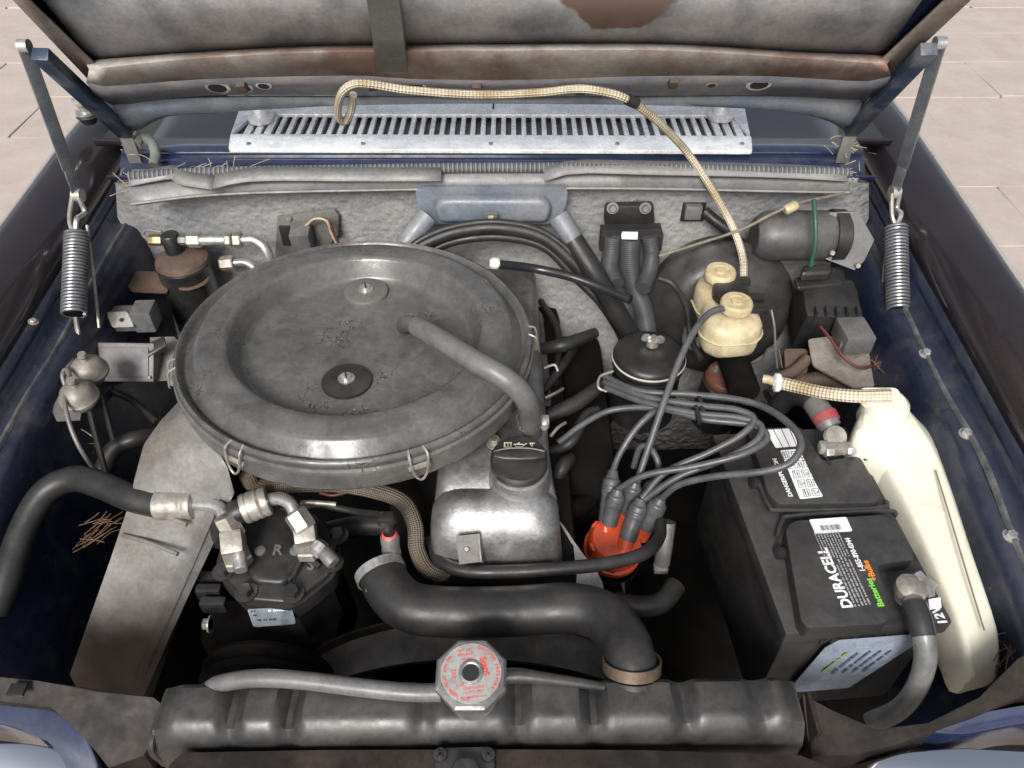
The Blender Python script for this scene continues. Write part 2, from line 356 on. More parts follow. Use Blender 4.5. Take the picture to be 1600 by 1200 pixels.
# ------------------------------------------------------------------ car body
CX = -.03
car = thing('car_body', 'dark navy car body with open engine bay and brown reflections painted on the fender tops', 'car', (CX, 1.0, 0))
def fz(y): return -.075*max(0, (1.25-y))
prof_out = [(.80,.35),(.80,.62),(.775,.78),(.74,.87),(.712,.915),(.700,.930),(.692,.936),(.682,.9375),(.655,.934),(.632,.922),(.618,.905),(.612,.893)]
prof_in = [(.611,.892,0),(.606,.875,0),(.602,.022,1),(.598,.008,1),(.588,.003,1),(.574,.0,1),(.568,-.006,1),(.562,-.03,1),(.535,.64,2),(.50,.34,2)]
def fl(y): return min(.792+.193*(y-.508), .892+fz(y)-.035)
def inz(z, k, y): return z+fz(y) if k == 0 else (fl(y)+z if k == 1 else z)
ys = [.22,.3,.4,.5,.62,.75,.9,1.05,1.2,1.4,1.7]
for s in (1, -1):
    def row(prof, y): return [V((CX+s*(x - (.02 if y < .3 else 0)), y, z+fz(y)*(1 if z > .5 else 0))) for x, z in prof]
    def rowi(y): return [V((CX+s*x, y, inz(z, k, y))) for x, z, k in prof_in]
    MB().grid([row(prof_out, y) for y in ys]).build('fender', NAVY_REFL, car, 60, .002, label='dark glossy fender top with painted brown reflections')
    MB().grid([rowi(y) for y in ys[1:]]).build('inner_fender', NAVY, car, 50, .002, label='navy inner fender wall with bolted seam flange')
    # bright edge trim bead along the fender crest
    MB().tube([V((CX+s*.697, y, .9345+fz(y))) for y in ys], .0032, 8, 2).build('side_trim', mat('pale_trim', (.6,.56,.52), .35, metal=.5), car)
    w = MB()   # weld seam of dirty sealer along the flange
    w.tube([V((CX+s*(.584+random.uniform(-.002,.002)), y, .003+fl(y))) for y in [.4+.06*i for i in range(13)]], [.003,.0045,.0028,.005,.003], 6, 3)
    w.build('seam_sealer', mat('sealer', (.12,.115,.105), .8, c2=(.03,.035,.05), scale=40, bump=.4), car)
for (u, v) in ((1460,525),(1520,660),(1585,830)):
    p = PX(u, v, .552)
    hexhead(V((p.x, p.y, fl(p.y)+.002)), (-.1,-.15,1), .0058, .007).build('bolt', STEEL, car)
for (u, v) in ((66,656),(52,503)):
    p = PX(u, v, -.60); hexhead(p, (.4,0,1), .004, .004).build('bolt', ZINC, car)
# firewall
rows = []
for k, (y, z) in enumerate([(1.04,.938),(1.052,.92),(1.058,.86),(1.062,.80),(1.05,.74),(1.0,.66),(.98,.40)]):
    rows.append([V(((-.60+i*.0285) if k < 2 else (-.62+i*.0295), y+random.uniform(-.003,.003), z)) for i in range(41)])
MB().grid(rows).build('firewall', INSUL, car, 60, .003, label='grey firewall with bumpy insulation')
# cowl: gutter, blue lip, top with brown reflection painted in
def extr(prof, x0, x1, n=12): return MB().grid([[V((x0+(x1-x0)*i/n, y, z)) for i in range(n+1)] for y, z in prof])
extr([(1.036,.941),(1.046,.926),(1.076,.925),(1.086,.934),(1.0985,.9425)], -.60, .54).build('cowl_gutter', NAVYG, car, 50, .002)
extr([(1.099,.943),(1.104,.9475),(1.14,.949)], -.60, .54).build('cowl_lip', NAVYG, car, 50, .002)
extr([(1.1405,.9488),(1.146,.935),(1.35,.935),(1.6,.97)], -.66, .60).build('cowl_top', NAVY_REFL, car, 50, .002)
# dark plate added under the bay to keep its gaps black; rails
MB().box((CX,.75,.30), (1.2,1.0,.01), bev=0).build('gap_blackout_plate', DARK, car)
for s in (1, -1): MB().box((CX+s*.49,.68,.43), (.1,.8,.16), bev=.01).build('frame_rail', DARK, car)
# front panels round the headlamps, lock panel
def sheet(pts, vec, m, name, bev=.004, parent=car, **k): return MB().prism(pts, vec, bev).build(name, m, parent, **k)
lp = [V((p.x,p.y,.762)) for p in px([(285,1176,.745),(500,1174,.745),(690,1172,.745),(800,1172,.745),(1000,1172,.745),(1250,1180,.745),(1300,1200,.742),(1320,1290,.74),(240,1290,.74),(265,1195,.742)])]
lp = px([(285,1176,.766),(500,1172,.766),(800,1171,.766),(1000,1172,.766),(1250,1180,.766),(1300,1200,.766),(1320,1290,.766),(240,1290,.766),(265,1195,.766)])
sheet(lp, (0,0,-.05), PANEL, 'lock_panel', .006)
ll = px([(-80,1050,.79),(60,1064,.79),(150,1078,.785),(240,1090,.775),(258,1105,.765),(225,1180,.735),(170,1200,.735),(130,1150,.76),(80,1105,.775),(-80,1085,.785)])
sheet(ll, (0,0,-.04), PANEL, 'radiator_support_side', .006)
lr = px([(1254,1085,.77),(1300,1110,.765),(1370,1140,.76),(1450,1130,.765),(1530,1090,.785),(1590,1030,.80),(1720,960,.81),(1720,1080,.80),(1600,1085,.79),(1520,1120,.775),(1420,1155,.76),(1340,1178,.75),(1270,1182,.74),(1262,1150,.75)])
sheet(lr, (0,0,-.04), PANEL, 'radiator_support_side', .006)
for pts, m, nm in (([(-80,1082,.775),(30,1092,.772),(90,1108,.768),(135,1140,.76),(160,1200,.745),(165,1260,.73),(120,1260,.72),(110,1200,.735),(70,1150,.752),(0,1128,.76),(-80,1120,.765)], NAVYG, 'headlamp_surround'),
                   ([(-80,1158,.745),(40,1158,.745),(100,1168,.742),(135,1195,.735),(150,1260,.725),(-80,1260,.725)], CHROME, 'headlamp_rim'),
                   ([(1345,1192,.742),(1400,1173,.745),(1500,1166,.748),(1620,1172,.75),(1720,1180,.75),(1720,1270,.73),(1340,1270,.73)], CHROME, 'headlamp_rim'),
                   ([(1440,1140,.765),(1530,1112,.775),(1610,1098,.78),(1720,1090,.78),(1720,1130,.77),(1600,1130,.765),(1500,1150,.755)], NAVYG, 'headlamp_surround')):
    q_ = rounded(px(pts), .012, 3); c_q = sum(q_, V((0,0,0)))/len(q_)
    MB().rings([[c_q.lerp(x_, f_)+V((0,-.004*h_,-h_)) for x_ in q_] for f_, h_ in ((1.03,.05),(1.02,.03),(1.0,.014),(.975,.005),(.94,.001),(.88,.0))]).build(nm, m, car, 60)
MB().box(P(27,1078,.793), (.016,.012,.004), bev=.001).build('square_plug', INK, car)
# hood bumpers on the fender rear
for (u, v) in ((141,182),):
    b = thing('hood_bumper', 'silver threaded bumper stud with black rubber cone on the fender', 'bumper', P(u, v+12, .95))
    o = P(u, v+10, .955)
    MB().lathe([(0,0),(.010,0),(.017,.012),(.013,.016),(0,.016)], o, n=20).build('rubber_cone', RUBBER, b)
    MB().lathe([(0,.016),(.016,.016),(.016,.02),(.010,.021),(.010,.032),(.014,.033),(.014,.040),(.006,.041),(.006,.055),(0,.055)], o, n=18).build('stud', STEEL, b)

# ------------------------------------------------------------------ hood
hood = thing('hood', 'raised hood with dusty grey underside and rusty rear rail', 'hood', HO+V((CX,0,0)))
def hl(pts, off, n=40): return resample([PH(u, v, off) for u, v in pts], n)
pe = [(148,101),(300,83),(500,73),(800,70),(1040,70),(1250,82),(1377,93)]
L0 = hl(pe, .006); 
def ext(p, s): q = V(p); k = (s-(q-HO).dot(HD)); return q+HD*k
HPAN = mat('hood_underside', (.62,.625,.63), .45, grime=.5, c2=(.2,.225,.27), scale=8, mix=.55, contrast=.12, bump=.2, bscale=30, metal=.1)
# rust bloom on the underside: a patch with its own outline
n_ = HPAN.node_tree.nodes; l_ = HPAN.node_tree.links; bs = n_['Principled BSDF']; src = bs.inputs['Base Color'].links[0].from_socket
g = n_.new('ShaderNodeNewGeometry'); dn = n_.new('ShaderNodeVectorMath'); dn.operation = 'DISTANCE'; l_.new(g.outputs['Position'], dn.inputs[0]); dn.inputs[1].default_value = PH(975,-22,0)
nz = n_.new('ShaderNodeTexNoise'); nz.inputs['Scale'].default_value = 22; nz.inputs['Detail'].default_value = 5; l_.new(g.outputs['Position'], nz.inputs['Vector'])
ma = n_.new('ShaderNodeMath'); ma.operation = 'MULTIPLY_ADD'; l_.new(nz.outputs[0], ma.inputs[0]); ma.inputs[1].default_value = .045; l_.new(dn.outputs['Value'], ma.inputs[2])
mr = n_.new('ShaderNodeMapRange'); l_.new(ma.outputs[0], mr.inputs[0]); mr.inputs[1].default_value = .096; mr.inputs[2].default_value = .092
mx = n_.new('ShaderNodeMix'); mx.data_type = 'RGBA'; l_.new(mr.outputs[0], mx.inputs[0]); l_.new(src, mx.inputs[6]); mx.inputs[7].default_value = (.27,.18,.145,1); l_.new(mx.outputs[2], bs.inputs['Base Color'])
rows = [L0]
for s in (.3,.5,.8,1.08): rows.append([ext(p, s)+HN*(-.012 if s < 1 else 0) + V((0,0,0)) for p in L0])
MB().grid(rows).build('underside_panel', HPAN, hood, 50, .002)
rail = [(135,128),(160,134),(330,122),(550,117),(640,122),(800,124),(1000,118),(1200,118),(1350,126),(1392,118)]
A = hl([(132,96)]+pe[1:-1]+[(1395,88)], .010); B = hl(rail, .026); A2 = hl([(140,108),(300,92),(500,82),(800,79),(1040,79),(1250,91),(1385,100)], .026)
MB().grid([A, A2, B]).build('rear_rail', RUSTG, hood, 50, .002, label='rust stained rear rail')
C1 = hl([(150,150),(180,163),(330,148),(600,149),(800,150),(1000,149),(1200,148),(1345,155),(1380,140)], .014)
holes = MB().grid([[p.copy() for p in B], [p+HN*.0 for p in C1]])
HB = holes.build('rear_flange', mat('flange_paint', (.10,.11,.135), .45, c2=(.2,.18,.17), scale=10, bump=.1, dust=.3), hood, 50, .002)
lip = [(205,205),(225,198),(262,180),(350,174),(500,160),(650,154),(770,152),(1000,156),(1150,164),(1250,176),(1300,190),(1325,208)]
D1 = hl(lip, 0); C2 = hl([(175,160),(330,152),(600,151),(800,152),(1000,151),(1200,150),(1348,156)], .006)
MB().grid([C2, [a.lerp(b, .6)+HN*.008 for a, b in zip(C2, D1)], D1]).build('rear_lip', BLUEG, hood, 60, .003)
# outer skin
MB().grid([[p-HN*.012 for p in D1]]+[[ext(p, s)-HN*.02 + V((.0,0,0)) for p in D1] for s in (.1,.5,.9,1.12)]).build('outer_skin', NAVYG, hood, 60, .002)
for sgn, a, b, c, d in ((-1,(150,101),(178,165),(20,-2),(46,0)), (1,(1377,93),(1345,160),(1515,0),(1478,-2))):
    p0, p1 = PH(*a, .016), PH(*b, .016); q0, q1 = PH(*d, .016), PH(*c, .016)
    e = [ext(q0, 1.08), ext(q1, 1.08)]
    MB().grid([[p1, p0], [q1, q0], [e[1], e[0]]]).build('side_rail', mat('side_rail_rust', (.2,.13,.105), .55, c2=(.3,.28,.26), scale=9, bump=.2), hood, 50, .003)
    MB().grid([[p1, p1-HN*.035], [q1, q1-HN*.035], [e[1], e[1]-HN*.035]]).build('side_edge', NAVY, hood, 50, .003)
# centre strap and hose clips
sp_ = [PH(560,-60,.03), PH(574,0,.03), PH(583,60,.032), PH(588,112,.03)]; sq_ = [PH(612,-60,.03), PH(622,0,.03), PH(630,60,.032), PH(636,112,.03)]
MB().grid([[p-HN*.02, p, q, q-HN*.02] for p, q in zip(sp_, sq_)]).build('strap', GREYM, hood, 30, .002, label='grey brace strap with rusty edges')
for (u, v, r) in ((340,136,11),(412,133,7),(648,133,10),(1186,131,11),(1112,132,5),(383,137,7)):
    o = PH(u, v, .0215); MB().lathe([(0,.0),(r/1200*1.1,.0),(r/1200*1.1,.0015),(0,.0015)], o, HN, 18, sx=1.2).build('hole', INK, HB)
    MB().lathe([(r/1200*1.1,.0),(r/1200*1.5,.0),(r/1200*1.5,.0012),(r/1200*1.1,.0018)], o, HN, 18, sx=1.2).build('hole_rim', RUSTG, HB)
for (u, v) in ((582,131),(745,136),(907,138),(1052,128),(378,134)):
    MB().box(PH(u, v, .026), (.012,.016,.012), (1,0,0), HD, .002).build('hose_clip', RUST, hood)

# ------------------------------------------------------------------ hood hinges with springs
for side in (0, 1):
    if side == 0:
        T_, Bp, sx = (38,78), (122,305), 1; xs = -.635
        tp, bt = PH(38,72,.02), PX(122,305,-.615)
        spr = [PX(120,365,-.61), PX(115,492,-.60)]; lab = 'hood hinge with coil spring beside the relay boxes'
        arm = [(62,84),(196,208)]; lowrod = [PX(118,495,-.60), PX(122,530,-.60), PX(112,560,-.598), PX(100,583,-.595)]
        rod = [PX(136,352,-.60), PX(146,430,-.59), PX(155,512,-.585)]
    else:
        tp, bt = PH(1468,68,.02), PX(1398,300,.56)
        spr = [PX(1400,355,.56), PX(1403,485,.55)]; lab = 'hood hinge with coil spring beside the wiper motor'
        arm = [(1452,76),(1330,205)]; lowrod = [PX(1398,488,.55), PX(1395,520,.55), PX(1402,555,.55), PX(1408,562,.55)]
        rod = [PX(1388,352,.55), PX(1380,440,.545), PX(1375,515,.54)]
    sg = -1 if side == 0 else 1
    h = thing('hood_spring_linkage', lab, 'hood linkage', bt)
    mid = tp.lerp(bt, .8)
    ax = (bt-tp).normalized(); wv = (V((1,0,0))-ax*ax.x).normalized(); wv2 = ax.cross(wv)
    # flat strut, bending to the pivot
    def bar(p, q, w, t, name, m, up=None):
        a = (q-p).normalized(); u_ = V(up or (0,-.7,.7)); u_ = (u_-a*u_.dot(a)).normalized()
        return MB().box((p+q)/2, ((q-p).length, w, t), a, a.cross(u_), .0015).build(name, m, h)
    strut_m = mat('strut_blue_grey', (.13,.15,.18), .34, metal=.4, c2=(.22,.225,.235), scale=25, dust=.3)
    bar(tp, mid, .017, .004, 'strut', strut_m, (-sg*.7,-.6,.5))
    bar(mid, bt, .015, .004, 'strut', strut_m, (-sg*.75,-.5,.3))
    MB().lathe([(0,-.006),(.008,-.006),(.008,.006),(0,.006)], tp, (1,0,0), 16).build('pivot', STEEL, h)
    MB().lathe([(0,-.006),(.010,-.006),(.010,.006),(0,.006)], bt, (1,0,0), 16).build('pivot', ZINC, h)
    a0, a1 = PH(*arm[0], .03), PH(*arm[1], .01)
    bar(a0, a1, .02, .016, 'hinge_arm', mat('hinge_arm_paint', (.03,.045,.085), .36, c2=(.14,.15,.16), scale=16, mix=.56, contrast=.08), HN)
    bar(a1, a1+V((0,.0,-.05)), .02, .006, 'hinge_foot', GREYM, (0,-1,0))
    # link plate and hook
    MB().tube([bt+V((.004,-.008,0)), bt+V((.006,-.012,-.02)), (spr[0]+bt)/2+V((.004,-.012,0)), spr[0]+V((0,0,.004))], .0035, 8).build('hook', STEEL, h)
    MB().tube([bt+V((-.006,-.006,0)), (spr[0]+bt)/2+V((-.008,-.008,0)), spr[0]+V((-.004,0,.006)), spr[0]+V((.004,0,-.002))], .003, 8).build('hook', ZINC, h)
    a, b, c = frame(spr[1]-spr[0]); Ls = (spr[1]-spr[0]).length; hp = []
    N = 25
    for i in range(N*14+1):
        t = i/(N*14); th = 2*math.pi*N*t; hp.append(spr[0]+c*Ls*t+(a*math.cos(th)+b*math.sin(th))*.0145)
    MB().tube(hp, .0022, 6, smooth=False).build('coil_spring', mat('spring_steel', (.2,.21,.23), .35, metal=.6, c2=(.28,.28,.28), scale=30), h)
    MB().cyl(spr[0], spr[1], .0115, n=14).build('spring_core', DARK, h)
    MB().tube(lowrod, .0032, 8).build('anchor_rod', ZINC, h)
    MB().tube(rod, .0022, 6).build('guide_rod', ZINC, h)

# ------------------------------------------------------------------ cowl grille
cg = thing('cowl_grille', 'bright aluminium cowl ventilation grille with row of slots', 'grille', P(767,240,.947))
zg = .947
def gq(pts, z): return [P(u, v, z) for u, v in pts]
MB().prism(rounded(gq([(358,238),(1175,241),(1173,217),(361,214)], zg), .006), (0,0,.006), .002).build('front_strip', GRILLE, cg)
MB().prism(gq([(380,150),(1160,150),(1152,185),(384,183)], zg+.002), (0,0,.006), .002).build('rear_strip', GRILLE, cg)
MB().prism(gq([(364,213),(362,213.5),(384,150),(392,150),(400,183)], zg+.001), (0,0,.006), .001).build('end_strip', GRILLE, cg)
MB().prism(gq([(1171,216),(1140,185),(1150,150),(1158,150)], zg+.001), (0,0,.006), .001).build('end_strip', GRILLE, cg)
MB().prism(gq([(366,228),(1170,230),(1160,160),(380,160)], zg-.0095), (0,0,.002)).build('mesh_floor', mat('grille_floor', (.2,.2,.2), .8, c2=(.12,.11,.1), scale=60), cg)
N = 49
for i in range(N):
    t = i/(N-1); u0 = 382+t*(1158-382); u1 = 402+t*(1142-402)
    p, q = P(u0, 217, zg+.001), P(u1, 182, zg+.001)
    MB().box((p+q)/2, (.0075 if 2 < i < N-3 else .011, (q-p).length+.006, .007), V((1,0,0)), q-p, .0012, 1).build('slat', GRILLE, cg)
for u in (390,568,767,964,1158): MB().lathe([(0,.006),(.0035,.006),(.003,.0085),(0,.0085)], P(u, 231, zg), n=12).build('screw', GREYM, cg)
MB().box(P(771,166,zg+.0065), (.003,.03,.006), bev=.0005).build('centre_gap', INK, cg)
for (u, v, w, lab) in ((408,188,1,'the straw covered end of'),(1125,184,-1,'the braided hose end of')):
    o = P(u, v, zg+.006); k = thing('wiper_spindle', 'silver wiper spindle on '+lab+' the cowl grille', 'wiper', o)
    MB().lathe([(0,0),(.02,0),(.021,.006),(.013,.010),(.012,.022),(.009,.026),(0,.026)], o, n=20).build('spindle_cap', GRILLE, k)
    MB().tube([o+V((0,0,.018)), o+V((w*.025,.02,.022)), o+V((w*.07,.05,.025)), o+V((w*.14,.075,.025))], [.010,.009,.006,.004], 10).build('arm', GRILLE, k)

# ------------------------------------------------------------------ rubber seal along the firewall
sl = thing('hood_seal', 'grey ribbed rubber hood seal running along the firewall top', 'seal', P(767,280,.93))
def xs_(pts, n=50): return resample(px(pts), n)
top = xs_([(207,266,.951),(330,264,.951),(500,262,.951),(767,258,.951),(1000,260,.951),(1200,264,.951),(1320,268,.951)])
bot = xs_([(207,318,.926),(330,304,.926),(500,298,.926),(767,294,.926),(1000,294,.926),(1200,298,.926),(1325,300,.927)])
midl = [a.lerp(b, .75)+V((0,-.004,.006)) for a, b in zip(top, bot)]
MB().grid([[p+V((0,.01,-.012)) for p in top], top, [a.lerp(b, .5)+V((0,0,.004)) for a, b in zip(top, bot)], midl, bot, [p+V((0,.006,-.006)) for p in bot]]).build('seal_strip', SEALM, sl, 60, .002)
MB().tube([a.lerp(b, .40)+V((0,-.002,.012)) for a, b in zip(top, bot)], .0075, 10, smooth=False).build('ribbed_bead', RIBBED, sl)
MB().tube([p+V((0,-.003,.001)) for p in bot], .0022, 6, smooth=False).build('edge_bead', SEALM, sl)
for pts in ([(205,270,.956),(272,258,.962),(280,266,.960),(335,275,.955)], [(335,274,.955),(400,262,.962),(560,262,.96),(690,262,.957)], [(850,262,.957),(900,250,.962),(1010,252,.962),(1200,256,.96),(1320,262,.959)]):
    a = resample(px(pts), 14); MB().grid([a, [p+V((0,-.022,-.01)) for p in a]]).build('torn_flap', SEALM, sl, 60, .002)

hose('drain_hose', 'short grey green drain hose curled in the cowl corner', 'hose', px([(213,225,.965),(222,214,.97),(236,222,.965),(243,240,.955),(240,258,.945)]), .0075, mat('drain_green', (.2,.215,.19), .5, c2=(.15,.15,.13), scale=30))
# ------------------------------------------------------------------ firewall items
db = thing('plenum_box', 'blue grey plenum box with two drain legs on the firewall', 'plenum', P(767,360,.84))
pb = [(648,292,.905),(888,292,.905),(884,325,.888),(868,350,.868),(672,350,.868),(652,322,.888)]
f0 = [PY(u, v, 1.02) for u, v, z in pb]
MB().prism(rounded(f0, .012), (0,.05,0), 0).build('housing', BLUEG, db, 30)
f1 = [PY(u, v, 1.012) for u, v in ((690,305),(850,305),(862,318),(855,342),(685,342),(678,318))]
MB().prism(rounded(f1, .01), (0,-.014,0), .008, 3).build('bulge', BLUEG, db, 30)
for pts in ([(668,338,1.0),(650,360,.985),(630,385,.97)], [(872,338,1.0),(890,365,.985),(905,395,.97)]):
    MB().tube([PY(*q) for q in pts], [.017,.016,.015], 14).build('drain_leg', BLUEG, db)
MB().box(PY(767,352,.985), (.02,.006,.05), (1,0,0), (0,1,.2), .001).build('strap', GREYM, db)
MB().lathe([(0,0),(.005,0),(.004,.004),(0,.004)], PY(767,338,.981), (0,-1,.3), 12).build('screw', ZINC, db)
def cablet(name, label, cat, pts, r, m=CABLE, group=None): return hose(name, label, cat, pts, r, m, 10, group)
for i, (d, r, lb) in enumerate(((0,.010,'thickest black wiring harness arching under the plenum box'),(14,.007,'thin black wiring harness just below the thickest arching one'),(-9,.005,'thinnest black cable arching closest to the plenum box'))):
    cablet('wiring_harness', lb, 'cable', [PY(610-d,410,.93), PY(655,385+d,.95), PY(710,363+d,.965), PY(780,356+d,.97), PY(850,372+d,.965), PY(905-d*.4,420+d,.945), PY(950-d,470,.93), PY(980-d,515,.925), PY(990-d,540,.92)], r, RUBBER, 'harness cables under the plenum')
cablet('wiring_conduit', 'fat black conduit running down from the plenum leg', 'cable', [PY(895,375,.965), PY(930,430,.935), PY(962,485,.925), PY(985,525,.92)], .016, RUBBER)
# hose junction
hj = thing('heater_hose_junction', 'black heater valve block with three hoses on the firewall', 'valve', PY(985,350,1.0))
MB().prism(rounded([PY(u, v, 1.045) for u, v in ((945,316),(1020,314),(1022,345),(1015,355),(950,355),(943,345))], .006), (0,-.012,0), .004).build('mount_plate', RUBBER, hj)
for u in (957,1008): hexhead(PY(u,325,1.03), (0,-1,.3), .006, .008).build('bolt', GREYM, hj)
MB().box(PY(985,363,1.0), (.092,.02,.02), (1,0,.03), (0,1,0), .003).build('clamp_bar', PLAST, hj)
MB().box(PY(945,375,.995), (.016,.02,.03), bev=.003).build('clamp_ear', PLAST, hj); MB().box(PY(1026,375,.995), (.016,.02,.03), bev=.003).build('clamp_ear', PLAST, hj)
MB().box(PY(984,368,.978), (.024,.008,.009), (1,-.2,.1), (0,1,0), .001).build('tag', WHITE, hj)
for pts, r in (([(957,368,.99),(955,395,.985),(952,420,.97),(962,445,.94)], .0135), ([(1014,368,.99),(1018,395,.985),(1014,425,.96),(1004,450,.93)], .0125), ([(985,372,.985),(984,410,.978),(992,450,.97),(1006,485,.955),(1012,522,.93)], .0155)):
    MB().tube([PY(*q) for q in pts], r, 14).build('hose', FINE, hj)
# small relay
rl = thing('square_relay', 'small pale square relay in a cutout of the firewall', 'relay', PY(1083,332,1.05))
MB().box(PY(1083,331,1.052), (.036,.004,.032), bev=.001).build('cutout', INK, rl)
MB().box(PY(1083,331,1.045), (.026,.012,.024), bev=.003).build('cover', GREYM, rl)
MB().tube([PY(1100,330,1.045), PY(1118,345,1.035), PY(1140,362,1.02), PY(1165,392,.99)], .009, 10).build('lead', RUBBER, rl)
# wiper motor
wm = thing('wiper_motor', 'dark cylindrical wiper motor with grey gear cover', 'motor', PY(1240,400,.98))
c0, c1 = PY(1178,368,.985), PY(1296,368,.985)
MB().lathe([(0,0),(.026,0),(.034,.010),(.037,.025),(.037,(c1-c0).length-.01),(.034,(c1-c0).length),(0,(c1-c0).length)], c0, c1-c0, 32).build('motor_body', mat('motor_grey', (.05,.05,.056), .42, c2=(.075,.072,.07), dust=.4), wm)
MB().lathe([(0,0),(.039,0),(.039,.018),(.03,.024),(0,.024)], c1, c1-c0, 28).build('end_cap', BLACKM, wm)
cv = [PY(u, v, y) for u, v, y in ((1296,332,.985),(1340,330,.985),(1352,350,.975),(1366,375,.965),(1350,408,.95),(1335,422,.945),(1290,405,.955),(1292,370,.97))]
MB().prism(cv, (.004,.022,-.012), .003).build('gear_cover', mat('gear_cover_grey', (.13,.13,.135), .5, c2=(.09,.088,.085), dust=.5), wm)
for u, v in ((1340,415),(1300,395)): MB().lathe([(0,0),(.004,0),(.0035,.003),(0,.003)], PY(u, v, .944), (0,-.9,.4), 10).build('screw', ZINC, wm)
cablet('bonded_cable', 'thin tan cable with yellow joint crossing the firewall', 'cable', [PY(1030,400,.96), PY(1100,378,.96), PY(1160,358,.955), PY(1205,335,.955), PY(1245,318,.96), PY(1290,308,.985), PY(1330,300,1.02)], .0024, mat('tan_cable', (.22,.19,.14), .6, c2=(.12,.105,.085), scale=40))
MB().lathe([(0,0),(.006,0),(.0075,.003),(.0075,.016),(.006,.019),(0,.019)], PY(1226,329,.953), PY(1248,318,.96)-PY(1226,329,.953), 14).build('cable_joint', YELL, None, label='yellow plastic joint on the thin tan cable', cat='connector')
cablet('green_wire', 'green wire hanging beside the wiper motor', 'wire', [PY(1272,312,.965), PY(1274,345,.94), PY(1274,380,.925), PY(1267,415,.92)], .0032, GREENW)
# left firewall bracket
fb = thing('resistor_bracket', 'grey metal bracket with small box and wires on the firewall', 'bracket', PY(480,395,1.03))
MB().prism([PY(u, v, 1.048) for u, v in ((434,337),(522,325),(530,335),(529,365),(500,400),(430,402))], (0,-.003,0), .001).build('plate', GREYM, fb)
MB().box(PY(472,371,1.025), (.03,.03,.035), (1,0,.0), (0,1,.2), .002).build('box', mat('relay_grey', (.13,.13,.135), .5, c2=(.09,.09,.09), dust=.4), fb)
MB().box(PY(447,368,1.042), (.016,.006,.034), bev=.001).build('slot', INK, fb)
for k, m in ((0,STRAW),(4,REDW)): MB().tube([PY(478+k,352,1.03), PY(492+k,342,1.025), PY(510+k,345,1.02), PY(518+k,365,1.02), PY(528+k,385,1.02)], .002, 6).build('wire', m, fb)
MB().lathe([(0,0),(.005,0),(.004,.003),(0,.003)], PY(452,341,1.044), (0,-1,.2), 10).build('screw', ZINC, fb)

# ------------------------------------------------------------------ air cleaner
ACO = V((-.191,.730,.89)); ACN = V((.0233,.024,1)).normalized()
ac = thing('air_cleaner', 'large round dusty black air cleaner housing with recessed lid', 'air cleaner', ACO-V((0,0,.09)))
MB().lathe([(.2155,-.006),(.2165,-.001),(.2150,.003),(.2120,.0045),(.2085,.002),(.2065,-.0035),(.2040,-.0048),(.2022,-.0030),(.1915,.0105),(.1890,.0128),(.184,.0142),(.178,.0150),(.164,.0152),(.158,.0150),(.1545,.0138),(.1515,.010),(.1435,-.010),(.1405,-.0145),(.136,-.0165),(.128,-.0170),(.09,-.0160),(.04,-.0155),(0,-.0155)], ACO, ACN, 96).build('lid', LIDM, ac, 50)
MB().lathe([(.2145,-.006),(.2185,-.008),(.2190,-.011),(.2165,-.013),(.2160,-.034),(.2150,-.038),(.208,-.044),(.17,-.06),(.12,-.075),(0,-.076)], ACO, ACN, 96).build('base_pan', PANB, ac, 40)
a_, b_, c_ = frame(ACN)
def onlid(u, v, h):
    d = ray(u, v); o = ACO+ACN*h; return CAM+d*((o-CAM).dot(ACN)/d.dot(ACN))
for (u, v, m, lb) in ((572,456,GREYM,'pale grey washer'),(542,596,BLACKM,'black washer')):
    o = onlid(u, v, -.0145)
    ws = MB().lathe([(0,.0048),(.010,.0046),(.027,.0034),(.0292,.0026),(.0298,.001),(.0295,-.003),(0,-.003)], o, ACN, 36).build('washer', m, ac, label=lb)
    w = MB().lathe([(0,.0105),(.005,.0105),(.0065,.0095),(.0065,.0062),(.010,.006),(.010,.004),(0,.004)], o, ACN, 20)
    w.build('screw', STEEL, ws); MB().box(o+ACN*.0107, (.0018,.012,.001), (1,.3,0), (-.3,1,0), 0).build('screw_slot', INK, ws)
def clip(ang):
    rd = a_*math.cos(ang)+b_*math.sin(ang); tg = ACN.cross(rd)
    o = ACO+rd*.2175
    pts = [o+tg*.008+ACN*.004-rd*.006, o+tg*.010+rd*.003, o+tg*.009+rd*.006-ACN*.012, o+tg*.006+rd*.008-ACN*.024, o+rd*.009-ACN*.030, o-tg*.006+rd*.008-ACN*.024, o-tg*.009+rd*.006-ACN*.012, o-tg*.010+rd*.003, o-tg*.008+ACN*.004-rd*.006]
    k = MB().tube(pts, .0014, 6, 6); k.tube([o+tg*.012-ACN*.016+rd*.002, o-tg*.012-ACN*.016+rd*.002], .0035, 8, 2); k.build('wire_clip', ZINC, ac)
for (u, v) in ((362,705),(655,715),(275,572),(830,520)):
    q = onlid(u, v, 0)-ACO; clip(math.atan2(q.dot(b_), q.dot(a_)))
